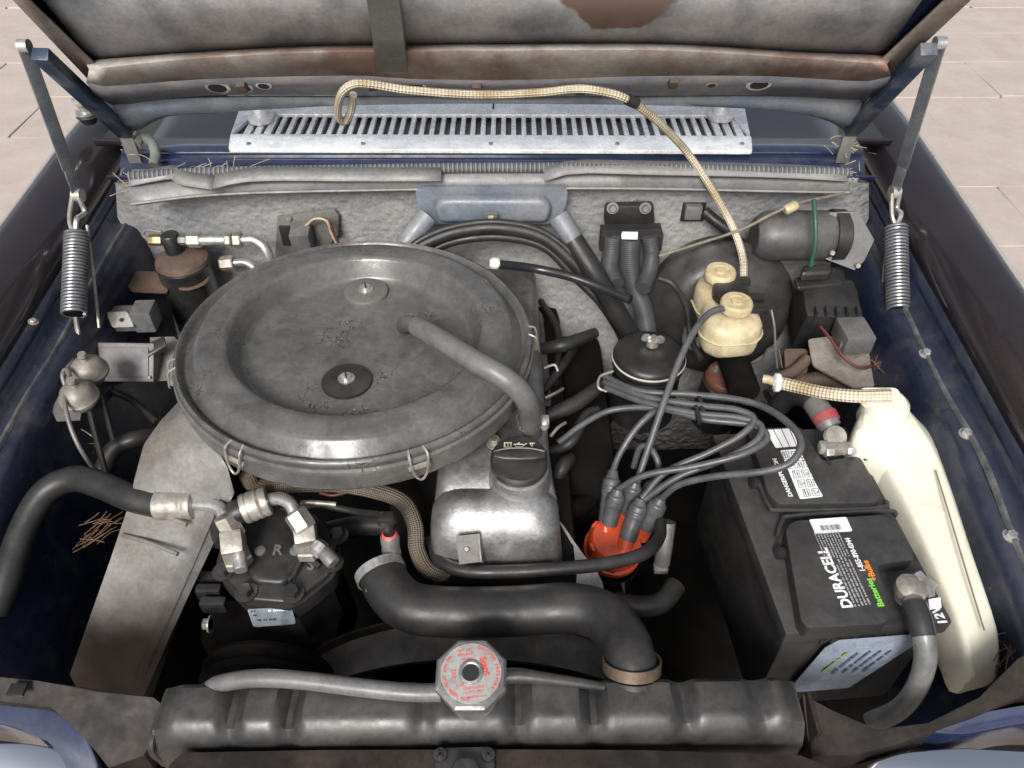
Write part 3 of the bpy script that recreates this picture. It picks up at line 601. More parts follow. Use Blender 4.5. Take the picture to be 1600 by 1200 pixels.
# breather spigot in the lid, snorkel
MB().tube([onlid(634,514,-.018), onlid(632,508,-.002), onlid(640,506,.012), onlid(664,514,.020)], [.010,.0105,.0105,.010], 14).build('spigot', AIRB, ac)
sa = [(276,622,.866),(245,655,.862),(220,690,.852),(207,738,.83),(196,785,.80),(168,870,.745),(140,950,.695),(105,1050,.62)]
sb = [(352,722,.866),(350,728,.862),(346,736,.852),(338,760,.83),(322,800,.80),(282,885,.745),(248,960,.695),(205,1060,.62)]
rg = []
for a, b in zip(sa, sb):
    p, q = P(*a), P(*b); dn = V((0,-.006,-.045)); w = (q-p)
    rg.append([p+dn, p+V((0,0,-.008)), p+w*.05, p+w*.3+V((0,0,.004)), p+w*.7+V((0,0,.004)), p+w*.93, q+V((0,0,-.008)), q+dn])
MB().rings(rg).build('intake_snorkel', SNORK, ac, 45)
for (a, b) in (((196,795,.795),(310,822,.793)), ((180,838,.767),(296,868,.768))):
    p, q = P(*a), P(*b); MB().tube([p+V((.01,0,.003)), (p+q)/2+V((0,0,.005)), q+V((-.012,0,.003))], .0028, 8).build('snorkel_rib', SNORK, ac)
# seam flange
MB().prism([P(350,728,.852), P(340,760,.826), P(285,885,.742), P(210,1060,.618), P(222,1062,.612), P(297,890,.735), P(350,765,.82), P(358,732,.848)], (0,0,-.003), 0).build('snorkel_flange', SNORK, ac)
MB().lathe([(0,0),(.0035,0),(.0035,.0012),(0,.0012)], P(206,936,.7035), (0,-.5,1), 12).build('snorkel_hole', INK, ac)
# ------------------------------------------------------------------ engine block, valve cover
eb = thing('engine_block', 'dark grimy engine block below the valve cover', 'engine', (0,.74,.32))
MB().box((-.04,.76,.53), (.24,.54,.36), bev=.02).build('block', DARK, eb)
MB().box((.10,.84,.60), (.10,.32,.14), bev=.02).build('manifold', DARK, eb)
for pts, r in (([(846,545,.735),(885,538,.745),(930,520,.735)], .011), ([(850,612,.72),(880,570,.725),(900,540,.715)], .007), ([(856,650,.745),(900,630,.75),(942,600,.755)], .011), ([(862,705,.71),(892,690,.725),(915,650,.735),(935,640,.735)], .008), ([(868,752,.70),(880,728,.715),(892,715,.71)], .010), ([(845,470,.72),(872,520,.725),(868,600,.715)], .006)):
    MB().tube(px(pts), [r*.8,r,r,r*.75], 12).build('plug_boot', RUBBER, eb)
for pts in ([(852,622,.752),(868,614,.755),(880,607,.75)], [(860,682,.745),(872,668,.75),(884,660,.748)], [(850,575,.745),(866,570,.748),(872,580,.742)], [(866,775,.70),(874,768,.705),(880,775,.70)]):
    MB().tube(px(pts), .0022, 6).build('bracket_wire', ZINC, eb)
for pts, r in (([(870,640,.66),(930,700,.63),(935,780,.60)], .02), ([(865,560,.66),(925,600,.64),(940,660,.62)], .018), ([(880,800,.64),(920,780,.62),(930,740,.60)], .015)):
    MB().tube(px(pts), r, 12).build('runner', DARK, eb)
tcv = [(684,878,.705),(868,802,.712),(905,858,.705),(942,905,.698),(944,935,.69),(684,935,.69)]
MB().prism(rounded(px(tcv), .02), (0,0,-.12), .012, 3).build('timing_cover', ALU, eb, label='flared aluminium front cover')
vc = thing('valve_cover', 'cast aluminium valve cover with rounded front dome', 'valve cover', P(780,800,.70))
def sec(xl, xr, y, zt, zb, r=.018, n=5):
    o = [V((xl-.006, y, zb))]
    for k in range(n+1): t = math.pi/2*k/n; o.append(V((xl+r-r*math.cos(t), y, zt-r+r*math.sin(t))))
    for k in range(n+1): t = math.pi/2*k/n; o.append(V((xr-r+r*math.sin(t), y, zt-r+r*math.cos(t))))
    o.append(V((xr+.006, y, zb))); return o
secs = [(-.088,.038,1.0,.80,.72),(-.088,.040,.85,.80,.72),(-.090,.044,.70,.80,.715),(-.090,.047,.62,.798,.71),(-.091,.050,.585,.795,.70),(-.092,.054,.57,.785,.70)]
MB().rings([sec(*s) for s in secs]).build('cover_body', ALU, vc, 40)
dome = []
for y, zt, xl, xr, r in ((.578,.735,-.090,.052,.02),(.574,.765,-.092,.052,.03),(.562,.785,-.094,.054,.034),(.545,.794,-.095,.056,.036),(.52,.794,-.096,.056,.038),(.495,.786,-.095,.057,.04),(.475,.770,-.092,.056,.04),(.463,.748,-.086,.052,.035),(.458,.72,-.08,.048,.02)):
    dome.append(sec(xl, xr, .507+(y-.458)*.65, zt, .69, r, 7))
MB().rings(dome).build('front_dome', ALU, vc, 60)
MB().prism(rounded([V((-.102,.495,.69)), V((.062,.495,.69)), V((.068,.60,.69)), V((.05,1.0,.715)), V((-.095,1.0,.715)), V((-.1,.6,.69))], .02), (0,0,.008), .003).build('flange', ALU, vc)
MB().prism(px([(712,838,.777),(746,834,.778),(750,878,.748),(718,882,.748)]), (0,-.002,.003), 0).build('tab', GREYM, vc)
MB().prism(px([(746,834,.78),(749,834,.772),(753,880,.74),(750,878,.75)]), (.002,0,0), 0).build('tab_edge', ZINC, vc)
MB().lathe([(0,0),(.0035,0),(.0025,.002),(0,.002)], P(729,858,.7665), (0,-.6,.8), 12).build('rivet', GREYM, vc)
MB().lathe([(.038,-.02),(.036,.006),(.034,.012),(.03,.014),(0,.014)], P(812,742,.797), n=36).build('filler_neck', ALU, vc)
MB().lathe([(.018,-.01),(.0165,.004),(.014,.016),(.013,.022),(0,.022)], P(826,676,.797), n=24).build('breather_spigot', ALU, vc)
hexhead(P(773,693,.80), (0,0,1), .007, .010).build('bolt', ZINC, vc)
oc = thing('oil_filler_cap', 'round black oil filler cap with pictograms and grip bar', 'cap', P(811,728,.812))
o = P(811,726,.812); an = V((0,-.12,1)).normalized(); ca, cb, cc = V((1,0,0)), an.cross(V((1,0,0))), an
MB().lathe([(0,0),(.031,0),(.0335,.003),(.0335,.011),(.031,.014),(0,.014)], o, an, 44).build('cap_body', PLAST, oc)
gp = [o+an*.014+ca*x+cb*y for x, y in ((-.032,.006),(-.02,.009),(0,.010),(.02,.009),(.032,.006),(.030,-.004),(.018,-.007),(0,-.008),(-.018,-.007),(-.030,-.004))]
MB().prism(gp, an*.009, .003, 3).build('grip_bar', PLAST, oc)
MB().tube([o+an*.0235+ca*x+cb*y for x, y in ((-.029,.003),(-.015,.0065),(0,.0075),(.015,.0065),(.029,.003))], .0009, 6).build('grip_edge', GREYM, oc)
ic = MB(); z_ = an*.0144
def seg(pts, r=.0005): ic.tube([o+z_+ca*x+cb*y for x, y in pts], r, 5, smooth=False)
for x in (-.0165,-.013,-.0095): seg([(x,.015),(x,.021)])
seg([(-.0175,.0148),(-.0085,.0148),(-.0085,.0212),(-.0175,.0212),(-.0175,.0148)])
seg([(-.004,.0155),(.004,.0155),(.006,.018),(.009,.0205)]); seg([(-.004,.0155),(-.004,.019),(.003,.019),(.006,.018)]); seg([(-.006,.0195),(-.004,.018)]); seg([(-.001,.019),(-.001,.021),(.001,.021)])
seg([(.0125,.0205),(.0185,.0205),(.0155,.0155),(.0125,.0205)]); seg([(.0155,.0175),(.0155,.0195)])
ic.build('pictograms', YELP, oc)
# breather hose and clamp
bh = thing('breather_hose', 'grey rubber breather hose from air cleaner lid to valve cover', 'hose', P(828,660,.81))
MB().tube([onlid(652,510,.018), P(690,532,.922), P(740,563,.925), P(790,592,.916), P(818,618,.893), P(827,640,.862), P(827,668,.815)], [.0125,.0125,.013,.013,.0135,.0135], 16).build('hose', HOSEG, bh)
q = P(827,656,.83)
MB().lathe([(.0145,0),(.0155,0),(.0155,.010),(.0145,.010),(.0145,0)], q-V((0,0,.006)), n=28).build('clamp_band', STEEL, bh)
MB().box(q+V((.019,-.004,.001)), (.010,.012,.013), bev=.002).build('clamp_screw_housing', STEEL, bh)
MB().lathe([(0,0),(.0045,0),(.0045,.004),(0,.004)], q+V((.018,-.010,0)), (0,-1,.2), 6).build('clamp_screw', STEEL, bh)
w = MB()
for i in range(9): th = math.pi*(1.1+.75*i/8); w.box(q+V((math.cos(th)*.0155, math.sin(th)*.0155, -.001)), (.001,.001,.007), bev=0)
w.build('clamp_notches', INK, bh)
# cloth hose, vacuum tube
hose('cloth_fuel_hose', 'worn brown cloth covered hose below the air cleaner', 'hose', px([(385,740,.82),(400,758,.80),(450,757,.79),(530,757,.785),(590,768,.775),(630,785,.765),(648,820,.75),(652,860,.735),(672,892,.715),(720,905,.69)]), .0098, CLOTH, 12)
hose('vacuum_tube', 'glossy black vacuum tube running from white elbow behind air cleaner', 'hose', [onlid(778,413,.005), PY(830,419,.915), PY(890,432,.9), PY(940,450,.88), PY(985,468,.85)], .0065, mat('gloss_tube', (.02,.02,.022), .18), 10)
MB().lathe([(0,0),(.006,0),(.0085,.004),(.0085,.010),(.006,.014),(0,.014)], onlid(766,411,.004), (1,-.1,0), 14).build('tube_elbow', mat('white_nylon', (.6,.58,.5), .5), None, label='white nylon end fitting on the black vacuum tube', cat='fitting')

# ------------------------------------------------------------------ radiator group
rd = thing('radiator', 'black ribbed radiator with dented top tank', 'radiator', P(745,1100,.40))
xl, xr = P(244,1100,.785).x, P(1252,1090,.785).x
def radrow(x, y0, pin):
    pr = [(.055,-.03),(.055,.028),(.0525,.036),(.047,.0405),(.020,.0405),(.012,.037),(.004,.027),(-.001,.016),(-.0015,-.03)]
    return [V((x, y0+y-(.0 if z < .03 else 0), .742+z-(pin if z > .01 else 0)-(pin*.3 if z > .04 else 0))) for y, z in pr]
rows = []; N = 110
grooves = [(355,.010),(447,.012),(660,.006),(810,.010),(930,.011),(1075,.010),(1195,.007)]
gx = [(P(u,1110,.79).x, d) for u, d in grooves]
for i in range(N+1):
    x = xl+(xr-xl)*i/N; pin = 0
    for g_, d in gx: pin += d*.8*math.exp(-(abs(x-g_)/.009)**3)
    e = min(i, N-i)
    if e < 3: pin += .008*(3-e)/3
    rows.append(radrow(x, .286+(x-xl)*.012, pin))
tk = MB().grid(rows); tk.prism([p.copy() for p in rows[0]], V((-.002,0,0))); tk.prism([p.copy() for p in rows[-1]], V((.002,0,0)))
tk.build('top_tank', RAD, rd, 34, label='dusty black top tank with pressed ribs')
MB().box(((xl+xr)/2,.318,.55), (xr-xl-.02,.045,.34), bev=.004).build('core', DARK, rd)
MB().tube([V((xl-.001,.338,.762)), V((xl-.003,.29,.762)), V((xl-.003,.288,.72))], .004, 8).build('end_seam', RAD, rd)
MB().box(P(1262,1130,.75), (.005,.04,.05), bev=.002).build('side_bracket', PANEL, rd)
nk = P(738,1072,.80); MB().lathe([(.024,-.02),(.024,.012),(.028,.014),(.028,.018),(0,.018)], nk, n=30).build('filler_neck', ALU, rd)
ri = P(988,1058,.768); MB().lathe([(.031,-.034),(.029,-.02),(.0265,-.012),(.0265,.004),(0,.004)], ri, (0,.6,.8), 30).build('inlet_neck', RAD, rd)
cp = subempty('radiator_cap', rd, 'octagonal silver radiator cap with red printed warnings')
o = nk+V((0,-.002,.019)); an = V((0,-.06,1)).normalized()
MB().lathe([(0,0),(.034,0),(.0345,.003),(.0345,.010),(.032,.0125),(.0285,.013),(.028,.0118),(0,.0118)], o, an, 8, rot=math.pi/8).build('octagon_rim', ALU, cp, 30)
MB().lathe([(0,.0118),(.0275,.0118),(.0275,.0138),(.0,.0138)], o, an, 48).build('printed_disc', mat('cap_disc', (.42,.41,.4), .5, metal=.3, c2=(.34,.33,.31), scale=60), cp)
MB().lathe([(.0115,.0137),(.0112,.0155),(.0088,.0162),(.0076,.0152)], o, an, 30).build('centre_rivet', ALU, cp)
MB().lathe([(0,.0137),(.0078,.0137),(.0078,.0146),(0,.0146)], o, an, 24).build('rivet_hole', INK, cp)
ex, ey = V((1,0,0)), an.cross(V((1,0,0)))
def arc(m, txt, r, a0, a1, size, inward=False, bold=.00008):
    n = len(txt)
    for i, ch in enumerate(txt):
        if ch == ' ': continue
        th = math.radians(a0+(a1-a0)*(i+.5)/n); rdv = ex*math.cos(th)+ey*math.sin(th); tg = ex*-math.sin(th)+ey*math.cos(th)
        m.text(ch, o+an*.0140+rdv*r, -tg if not inward else tg, rdv if not inward else -rdv, size, .0001, bold=bold)
tx = MB(); arc(tx, 'CAUTION PRESSURE', .0243, 78, -38, .0043); arc(tx, 'DO NOT OPEN WHEN HOT', .0243, 142, 270, .0038, True)
for s_, x, y, z in (('TEST OR', -.0075,.0205,.0036),('REPLACE',-.006,.0165,.0036),('WHEN',-.004,.0125,.0034),('CHANGING',.003,-.0135,.0036),('COOLANT',.004,-.0172,.0036),('MADE IN U.S.A.',.006,-.0215,.0026),('1 LBS',-.0095,-.0115,.0036)):
    tx.text(s_, o+an*.0140+ex*x+ey*y, ex+ey*.12, ey-ex*.12, z, .0001)
tx.text('22B', o+an*.0140+ex*-.0155+ey*-.001, ey*-1+ex*.2, ex, .006, .0001)
tx.build('warning_lettering', REDPR, cp)
MB().text('Stant', o+an*.0140+ex*.0125+ey*.006, ex*.35-ey, ey*.35+ex, .0085, .0001, bold=.0003).build('brand_lettering', REDPR, cp)
hose('overflow_hose', 'grey rubber overflow hose lying along the radiator tank', 'hose', px([(325,1078,.765),(345,1068,.78),(400,1060,.79),(470,1063,.793),(560,1074,.793),(640,1082,.793),(690,1082,.795)]), .0085, HOSEG)
hose('bleed_pipe', 'short grey pipe leaving the filler neck beside the radiator cap', 'pipe', px([(765,1058,.79),(810,1056,.79),(850,1060,.788),(910,1068,.782),(960,1076,.775)]), [.0075,.0075,.006,.005,.004], RAD)
fs = thing('fan_shroud', 'dark round fan shroud ring behind the radiator', 'shroud', (-.05,.42,.42))
sc_ = PY(735,1003,.43); rr_ = .26
MB().lathe([(rr_-.006,0),(rr_,0),(rr_,.045),(rr_-.006,.045),(rr_-.006,0)], sc_-V((0,.02,rr_)), (0,1,0), 72).build('ring', mat('shroud_plastic', (.05,.045,.042), .5, dust=.5), fs)
MB().lathe([(rr_-.01,0),(rr_+.012,0),(rr_+.012,.003),(rr_-.01,.003),(rr_-.01,0)], sc_-V((0,-.026,rr_)), (0,1,0), 72).build('rim', PANEL, fs)
for k in range(7):
    th = 2*math.pi*k/7+.3; d = V((math.cos(th),0,math.sin(th))); MB().box(sc_-V((0,0,rr_))+d*.13, (.2,.05,.004), d, V((0,1,0))+d.cross(V((0,1,0)))*.5, .002).build('fan_blade', DARK, fs)
lt = thing('hood_latch', 'black hood latch plate with two cross screws on the lock panel', 'latch', P(728,1195,.745))
MB().prism(rounded(px([(682,1170,.7665),(772,1168,.7665),(776,1225,.7665),(676,1225,.7665)]), .006), (0,0,.004), .002).build('plate', PLAST, lt)
MB().prism(rounded(px([(712,1190,.771),(744,1190,.771),(760,1225,.771),(700,1225,.771)]), .006), (0,0,.012), .004).build('catch', BLACKM, lt)
for u in (688,763):
    s0 = P(u,1180,.771); MB().lathe([(0,.004),(.006,.003),(.0065,0),(0,0)], s0, n=16).build('screw', BLACKM, lt)
    for e in (V((1,1,0)), V((1,-1,0))): MB().box(s0+V((0,0,.004)), (.009,.0018,.001), e, V((-e.y,e.x,0)), 0).build('screw_slot', INK, lt)
# upper radiator hose
uh = thing('upper_radiator_hose', 'thick black S shaped radiator hose with clamps', 'hose', P(800,950,.71))
MB().tube(px([(597,893,.735),(608,920,.735),(640,948,.735),(700,956,.735),(800,955,.738),(890,950,.745),(945,965,.752),(975,1002,.762),(984,1032,.772),(988,1056,.768)]), [.027,.0275,.0275,.027,.027,.0265,.026], 24, 8).build('hose', RUBBER, uh)
MB().lathe([(.0275,0),(.029,0),(.029,.012),(.0275,.012),(.0275,0)], P(987,1047,.770), (0,.6,.8), 32).build('clamp', COPPER, uh)
hc = P(592,888,.738); ha = (P(608,920,.735)-P(590,876,.74)).normalized()
MB().lathe([(.0278,0),(.0292,0),(.0292,.011),(.0278,.011),(.0278,0)], hc, ha, 32).build('clamp', STEEL, uh)
MB().box(P(578,914,.742), (.012,.022,.012), (1,.3,0), (-.3,1,0), .003).build('clamp_screw', STEEL, uh)
hose('lower_hose', 'short black hose stub below the distributor', 'hose', px([(960,940,.62),(1000,948,.62),(1035,940,.62),(1056,915,.62)]), .014, RUBBER)
th_ = thing('temperature_sensor', 'upright coolant sensor with red ring and dark plug', 'sensor', P(613,862,.74))
o = P(612,866,.745); sa_ = V((.02,.1,1))
MB().lathe([(0,0),(.011,0),(.011,.010),(.0095,.012),(.0105,.013),(.0105,.030),(.008,.034),(0,.034)], o, sa_, 6).build('hex_body', ZINC, th_)
MB().lathe([(0,.011),(.0102,.011),(.0108,.030),(.008,.034),(0,.034)], o, sa_, 24).build('barrel', GREYM, th_)
MB().lathe([(.007,.034),(.0088,.035),(.007,.037)], o, sa_, 20).build('ring', REDPR, th_)
MB().box(o+sa_.normalized()*.049, (.010,.010,.026), bev=.002).build('plug', PLAST, th_); MB().box(o+sa_.normalized()*.06+V((-.002,0,0)), (.018,.014,.012), bev=.003).build('plug_collar', PLAST, th_)
MB().tube([o+V((-.006,-.0,.004)), o+V((-.014,-.012,.002)), o+V((-.021,-.03,-.006))], .0013, 6).build('lead', ZINC, th_)
hose('sensor_cable', 'dark cable leading left from the coolant sensor plug', 'cable', [o+V((-.004,.008,.064)), P(560,800,.77), P(500,790,.765), P(440,795,.75)], .004, RUBBER)
hose('bypass_hose', 'dim black bypass hose behind the coolant sensor', 'hose', px([(500,835,.68),(560,822,.69),(610,822,.695),(650,845,.69),(660,880,.67)]), .014, RUBBER)

# ------------------------------------------------------------------ AC compressor
cm = thing('ac_compressor', 'black piston air conditioning compressor with pale fittings', 'compressor', P(435,980,.55))
zc = .735
hp_ = px([(352,838,zc),(336,880,zc),(345,905,zc),(385,946,zc),(460,952,zc),(525,900,zc),(535,850,zc),(500,805,zc),(440,790,zc),(390,802,zc)])
MB().prism(rounded(hp_, .012), (0,0,-.022), 0).build('head_lower', BLACKM, cm)
cen = sum((p for p in hp_), V((0,0,0)))/len(hp_)
MB().prism(rounded([cen.lerp(p, .95) for p in hp_], .012), (0,0,.008), .004, 3).build('head', BLACKM, cm)
up = [cen.lerp(p, s) for p, s in zip(hp_, (.8,.55,.5,.7,.7,.5,.55,.8,.9,.85))]
MB().prism(rounded(up, .01), (0,0,.017), .006, 3).build('head_casting', BLACKM, cm)
body = [cen.lerp(p, .88)+V((0,0,-.024)) for p in hp_]
MB().prism(body, (0,.02,-.16), 0).build('cylinder_block', BLACKM, cm)
MB().box(P(432,985,.61), (.17,.06,.05), (1,-.02,0), (0,1,0), .012).build('mounting_foot', DARK, cm)
for (u, v) in ((332,905),(328,925),(335,945)): MB().box(P(u, v, .69), (.03,.012,.02), bev=.003).build('cooling_fin', BLACKM, cm)
hexhead(P(330,975,.68), (-1,0,0), .007, .009).build('bolt', ZINC, cm)
for (u, v, z) in ((350,893,zc+.008),(385,926,zc+.008),(458,928,zc+.008),(520,880,zc+.008),(528,838,zc+.006),(416,800,zc+.006)):
    hexhead(P(u, v, z), (0,-.05,1), .0085, .010).build('head_bolt', BLACKM, cm)
for (u, v) in ((407,862),(462,862)): MB().lathe([(0,0),(.0065,0),(.0065,.003),(.003,.004),(0,.004)], P(u, v, zc+.016), n=14).build('plug_screw', GREYM, cm)
for s_, u, v in (('R',434,860),('S',486,884)): MB().text(s_, P(u, v, zc+.0175 if s_ == 'R' else zc+.0085), (1,0,0), (0,1,.0), .018, .0012, bold=.0004).build('cast_letter', GREYM, cm)
for a, b in (((365,885),(392,870)),((392,870),(412,905)),((476,868),(500,885)),((476,868),(455,905)),((412,905),(455,905))):
    p, q = P(*a, zc+.010), P(*b, zc+.010); MB().tube([p, (p+q)/2+V((0,0,.002)), q], .004, 8).build('casting_rib', BLACKM, cm)
np_ = [P(388,949,zc-.004), P(457,946,zc-.004), P(464,972,zc-.022), P(398,977,zc-.022)]
pn = (np_[1]-np_[0]).cross(np_[3]-np_[0]).normalized(); pn = pn if pn.z > 0 else -pn
if pn.y > 0: pn = -pn
MB().prism(rounded([p+pn*.003 for p in np_], .003), pn*.0015, 0).build('name_plate', mat('plate_blue_steel', (.3,.34,.38), .35, metal=.6, c2=(.2,.24,.28), scale=80), cm)
pe1 = (np_[1]-np_[0]).normalized(); pe2 = (np_[0]-np_[3]).normalized(); npl = MB(); pc = sum(np_, V((0,0,0)))/4+pn*.0047
strokes(npl, pc+pe1*-.021+pe2*.008, pe1, pe2, .005, .003); strokes(npl, pc+pe1*-.020+pe2*.003, pe1, pe2, .004, .003); strokes(npl, pc+pe1*-.017+pe2*-.003, pe1, pe2, .02, .003)
npl.build('plate_print', INK, cm); npw = MB(); strokes(npw, pc+pe1*-.002+pe2*.008, pe1, pe2, .021, .0032); npw.build('plate_number', WPRINT, cm)
MB().lathe([(.05,0),(.075,0),(.078,.006),(.070,.014),(.078,.022),(.075,.028),(.05,.028),(.05,0)], PY(415,1085,.40), (0,1,0), 48).build('pulley', DARK, cm)
# service fittings
def hexcyl(p, q, r, m, name, par, n=6): return MB().lathe([(0,0),(r*.9,0),(r,.002),(r,(q-p).length-.002),(r*.9,(q-p).length),(0,(q-p).length)], p, q-p, n).build(name, m, par, 25)
def fit(base, elbow, tipdir, capd):
    hexcyl(base, base+V((0,0,.014)), .017, ZINC, 'fitting_nut', cm)
    MB().box(base+V((0,.004,.03)), (.024,.026,.03), (1,.25,0), (-.25,1,.5), .003).build('fitting_block', ZINC, cm)
fit(P(374,878,zc+.014), None, None, None); fit(P(484,862,zc+.014), None, None, None)
b1 = P(374,862,zc+.035); hexcyl(b1, b1+V((.006,-.022,-.004)), .008, STEEL, 'stem', cm, 20)
e1 = P(362,832,zc+.055); hexcyl(P(368,838,zc+.045), P(350,806,zc+.068), .0135, ZINC, 'union_nut', cm)
b2 = P(492,852,zc+.040); hexcyl(b2, P(506,862,zc+.038), .010, STEEL, 'stem', cm); hexcyl(P(505,861,zc+.038), P(522,880,zc+.034), .0085, GREYM, 'stem_cap', cm, 16)
hexcyl(P(478,828,zc+.055), P(460,800,zc+.068), .0135, ZINC, 'union_nut', cm)
def achose(name, label, pipe, ferr, hpts, hr):
    t = thing(name, label, 'hose', pipe[0])
    MB().tube(pipe, .0075, 14).build('metal_elbow', STEEL, t)
    f0, f1 = ferr; Lf = (f1-f0).length
    MB().lathe([(.008,0),(.0165,.001),(.0175,.006),(.0165,.009),(.0178,.012),(.0165,.016),(.0178,.02),(.0165,.025),(.0178,Lf-.006),(.017,Lf),(.012,Lf)], f0, f1-f0, 24).build('crimp_ferrule', ZINC, t)
    MB().tube(hpts, hr, 16).build('hose', RUBBER, t)
zf = .80
achose('ac_hose', 'thick black AC hose curving over the left inner fender', [P(350,806,zc+.068), P(343,794,zf+.006), P(330,789,zf+.006), P(303,788,zf+.003)], (P(305,788,zf+.003), P(247,789,zf)),
       [P(250,789,zf), P(205,778,zf), P(160,759,zf-.003), P(115,748,zf-.01), P(70,770,zf-.02), P(35,830,zf-.04), P(12,900,zf-.06), P(-10,960,zf-.08)], .0155)
achose('ac_hose', 'short AC hose whose crimp rests between the compressor fittings', [P(460,800,zc+.068), P(452,786,zf+.008), P(438,779,zf+.008), P(418,781,zf+.004)], (P(421,781,zf+.004), P(380,796,zf)),
       [P(384,795,zf), P(365,803,zf-.004), P(352,818,zf-.02), P(345,840,zf-.06)], .0145)
hose('thin_pipe', 'thin bare metal pipe behind the compressor fittings', 'pipe', px([(470,785,.79),(500,786,.79),(525,788,.788)]), .003, ZINC)
hose('red_wire', 'red wire under the air cleaner', 'wire', px([(500,770,.775),(520,774,.775),(545,768,.775)]), .0022, REDW)

# ------------------------------------------------------------------ receiver drier (left rear)
dr = thing('receiver_drier', 'black receiver drier canister with rusty top', 'canister', P(290,470,.70))
o = P(283,402,.83)
MB().lathe([(0,.006),(.030,.004),(.039,-.002),(.0405,-.008)], o, n=40).build('top', RUST, dr, label='rusty domed top')
MB().lathe([(.0405,-.0085),(.0415,-.011),(.0405,-.014),(.0405,-.13),(.034,-.14),(0,-.14)], o, n=40).build('canister', mat('drier_black', (.014,.014,.016), .25, c2=(.03,.028,.026), scale=20, dust=.1), dr)
hb = o+V((-.01,.008,.004)); MB().lathe([(0,0),(.0135,0),(.0135,.030),(.012,.032),(0,.032)], hb, n=24).build('head_fitting', BLACKM, dr)
hy = hb+V((0,0,.022))
hexcyl(hy+V((-.013,0,0)), hy+V((-.033,0,0)), .009, BRASS, 'brass_nut', dr); MB().tube([hy+V((-.034,0,0)), hy+V((-.042,.004,.006)), hy+V((-.034,.006,.014)), hy+V((-.012,.004,.012))], .0022, 8).build('small_tube', GREYM, dr)
hexcyl(hy+V((.012,0,0)), hy+V((.024,0,0)), .008, GREYM, 'stub', dr); hexcyl(hy+V((.025,0,0)), hy+V((.046,0,0)), .0115, ZINC, 'pipe_nut', dr)
MB().cyl(hy+V((.046,0,0)), hy+V((.084,0,0)), .0085, n=18).build('pipe_sleeve', STEEL, dr); hexcyl(hy+V((.083,0,0)), hy+V((.093,0,0)), .0115, ZINC, 'pipe_nut', dr); hexcyl(hy+V((.095,0,0)), hy+V((.108,0,0)), .0125, ZINC, 'pipe_nut', dr)
MB().tube([hy+V((.107,0,0)), hy+V((.125,0,0)), hy+V((.140,-.006,-.008)), hy+V((.147,-.012,-.028)), hy+V((.148,-.014,-.06))], .0075, 14).build('elbow_pipe', STEEL, dr)
k0 = P(345,412,.80); hexcyl(k0, k0+V((.022,0,.002)), .012, ZINC, 'lower_nut', dr); MB().tube([k0+V((.02,0,.002)), k0+V((.04,0,.002)), k0+V((.055,-.006,-.008)), k0+V((.062,-.01,-.04))], .006, 12).build('lower_pipe', STEEL, dr)
MB().prism(rounded(px([(193,437,.80),(205,423,.80),(262,425,.80),(262,457,.795),(205,455,.795)]), .006), (0,0,-.003), .001).build('mount_bracket', RUST, dr)
MB().tube([P(262,440,.80), P(290,452,.80), P(322,440,.80), P(330,415,.805)], .003, 6).build('clamp_strap', RUST, dr)

# ------------------------------------------------------------------ relays on the left inner fender
vr = thing('voltage_regulator', 'grey rectangular regulator box on metal bracket', 'regulator', P(200,590,.72))
ez_ = V((.08,-.72,.69)).normalized(); ey_ = V((0,.69,.72)); fc_ = P(194,566,.768); RG = mat('regulator_grey', (.1,.102,.108), .48, c2=(.15,.145,.138), scale=25, bump=.1, dust=.6, dustc=(.24,.22,.2))
MB().box(fc_-ez_*.028, (.082,.056,.056), V((1,.05,-.06)), ey_, .003).build('cover', RG, vr)
MB().box(fc_+ez_*.0005, (.068,.042,.003), V((1,.05,-.06)), ey_, .001).build('face_panel', RG, vr)
for sx_ in (-.036,.036): MB().lathe([(0,0),(.0028,0),(.0022,.002),(0,.002)], fc_+V((sx_,0,0))-ey_*.022, ez_, 10).build('rivet', GREYM, vr)
MB().prism(px([(234,527,.765),(272,526,.765),(280,535,.765),(278,594,.735),(240,596,.735)]), (0,.002,-.003), .001).build('bracket', GREYM, vr)
MB().prism(px([(228,545,.775),(258,530,.78),(262,545,.775),(232,565,.765)]), (0,0,.008), .003).build('connector', PLAST, vr)
MB().prism(px([(146,536,.772),(125,565,.755),(120,590,.745),(182,598,.722)]), (0,0,-.003), 0).build('side_plate', GREYM, vr)
cr = thing('cutout_relay', 'small grey relay with pale mounting tab behind the regulator', 'relay', P(205,510,.75))
MB().box(P(205,497,.785), (.075,.03,.028), (1,.05,0), (0,1,0), .003).build('cover', MATS['relay_grey'], cr)
MB().box(P(228,494,.793), (.03,.034,.036), (1,.05,0), (0,1,0), .003).build('cover_step', MATS['relay_grey'], cr)
MB().prism(rounded(px([(168,488,.802),(200,487,.802),(211,511,.79),(177,512,.79)]), .003), (0,-.002,.002), 0).build('tab', mat('pale_tab', (.45,.44,.41), .5, metal=.3, c2=(.3,.29,.27), scale=40), cr)
MB().lathe([(0,0),(.003,0),(.003,.001),(0,.001)], P(190,500,.7985), (0,-.5,1), 10).build('tab_hole', INK, cr)
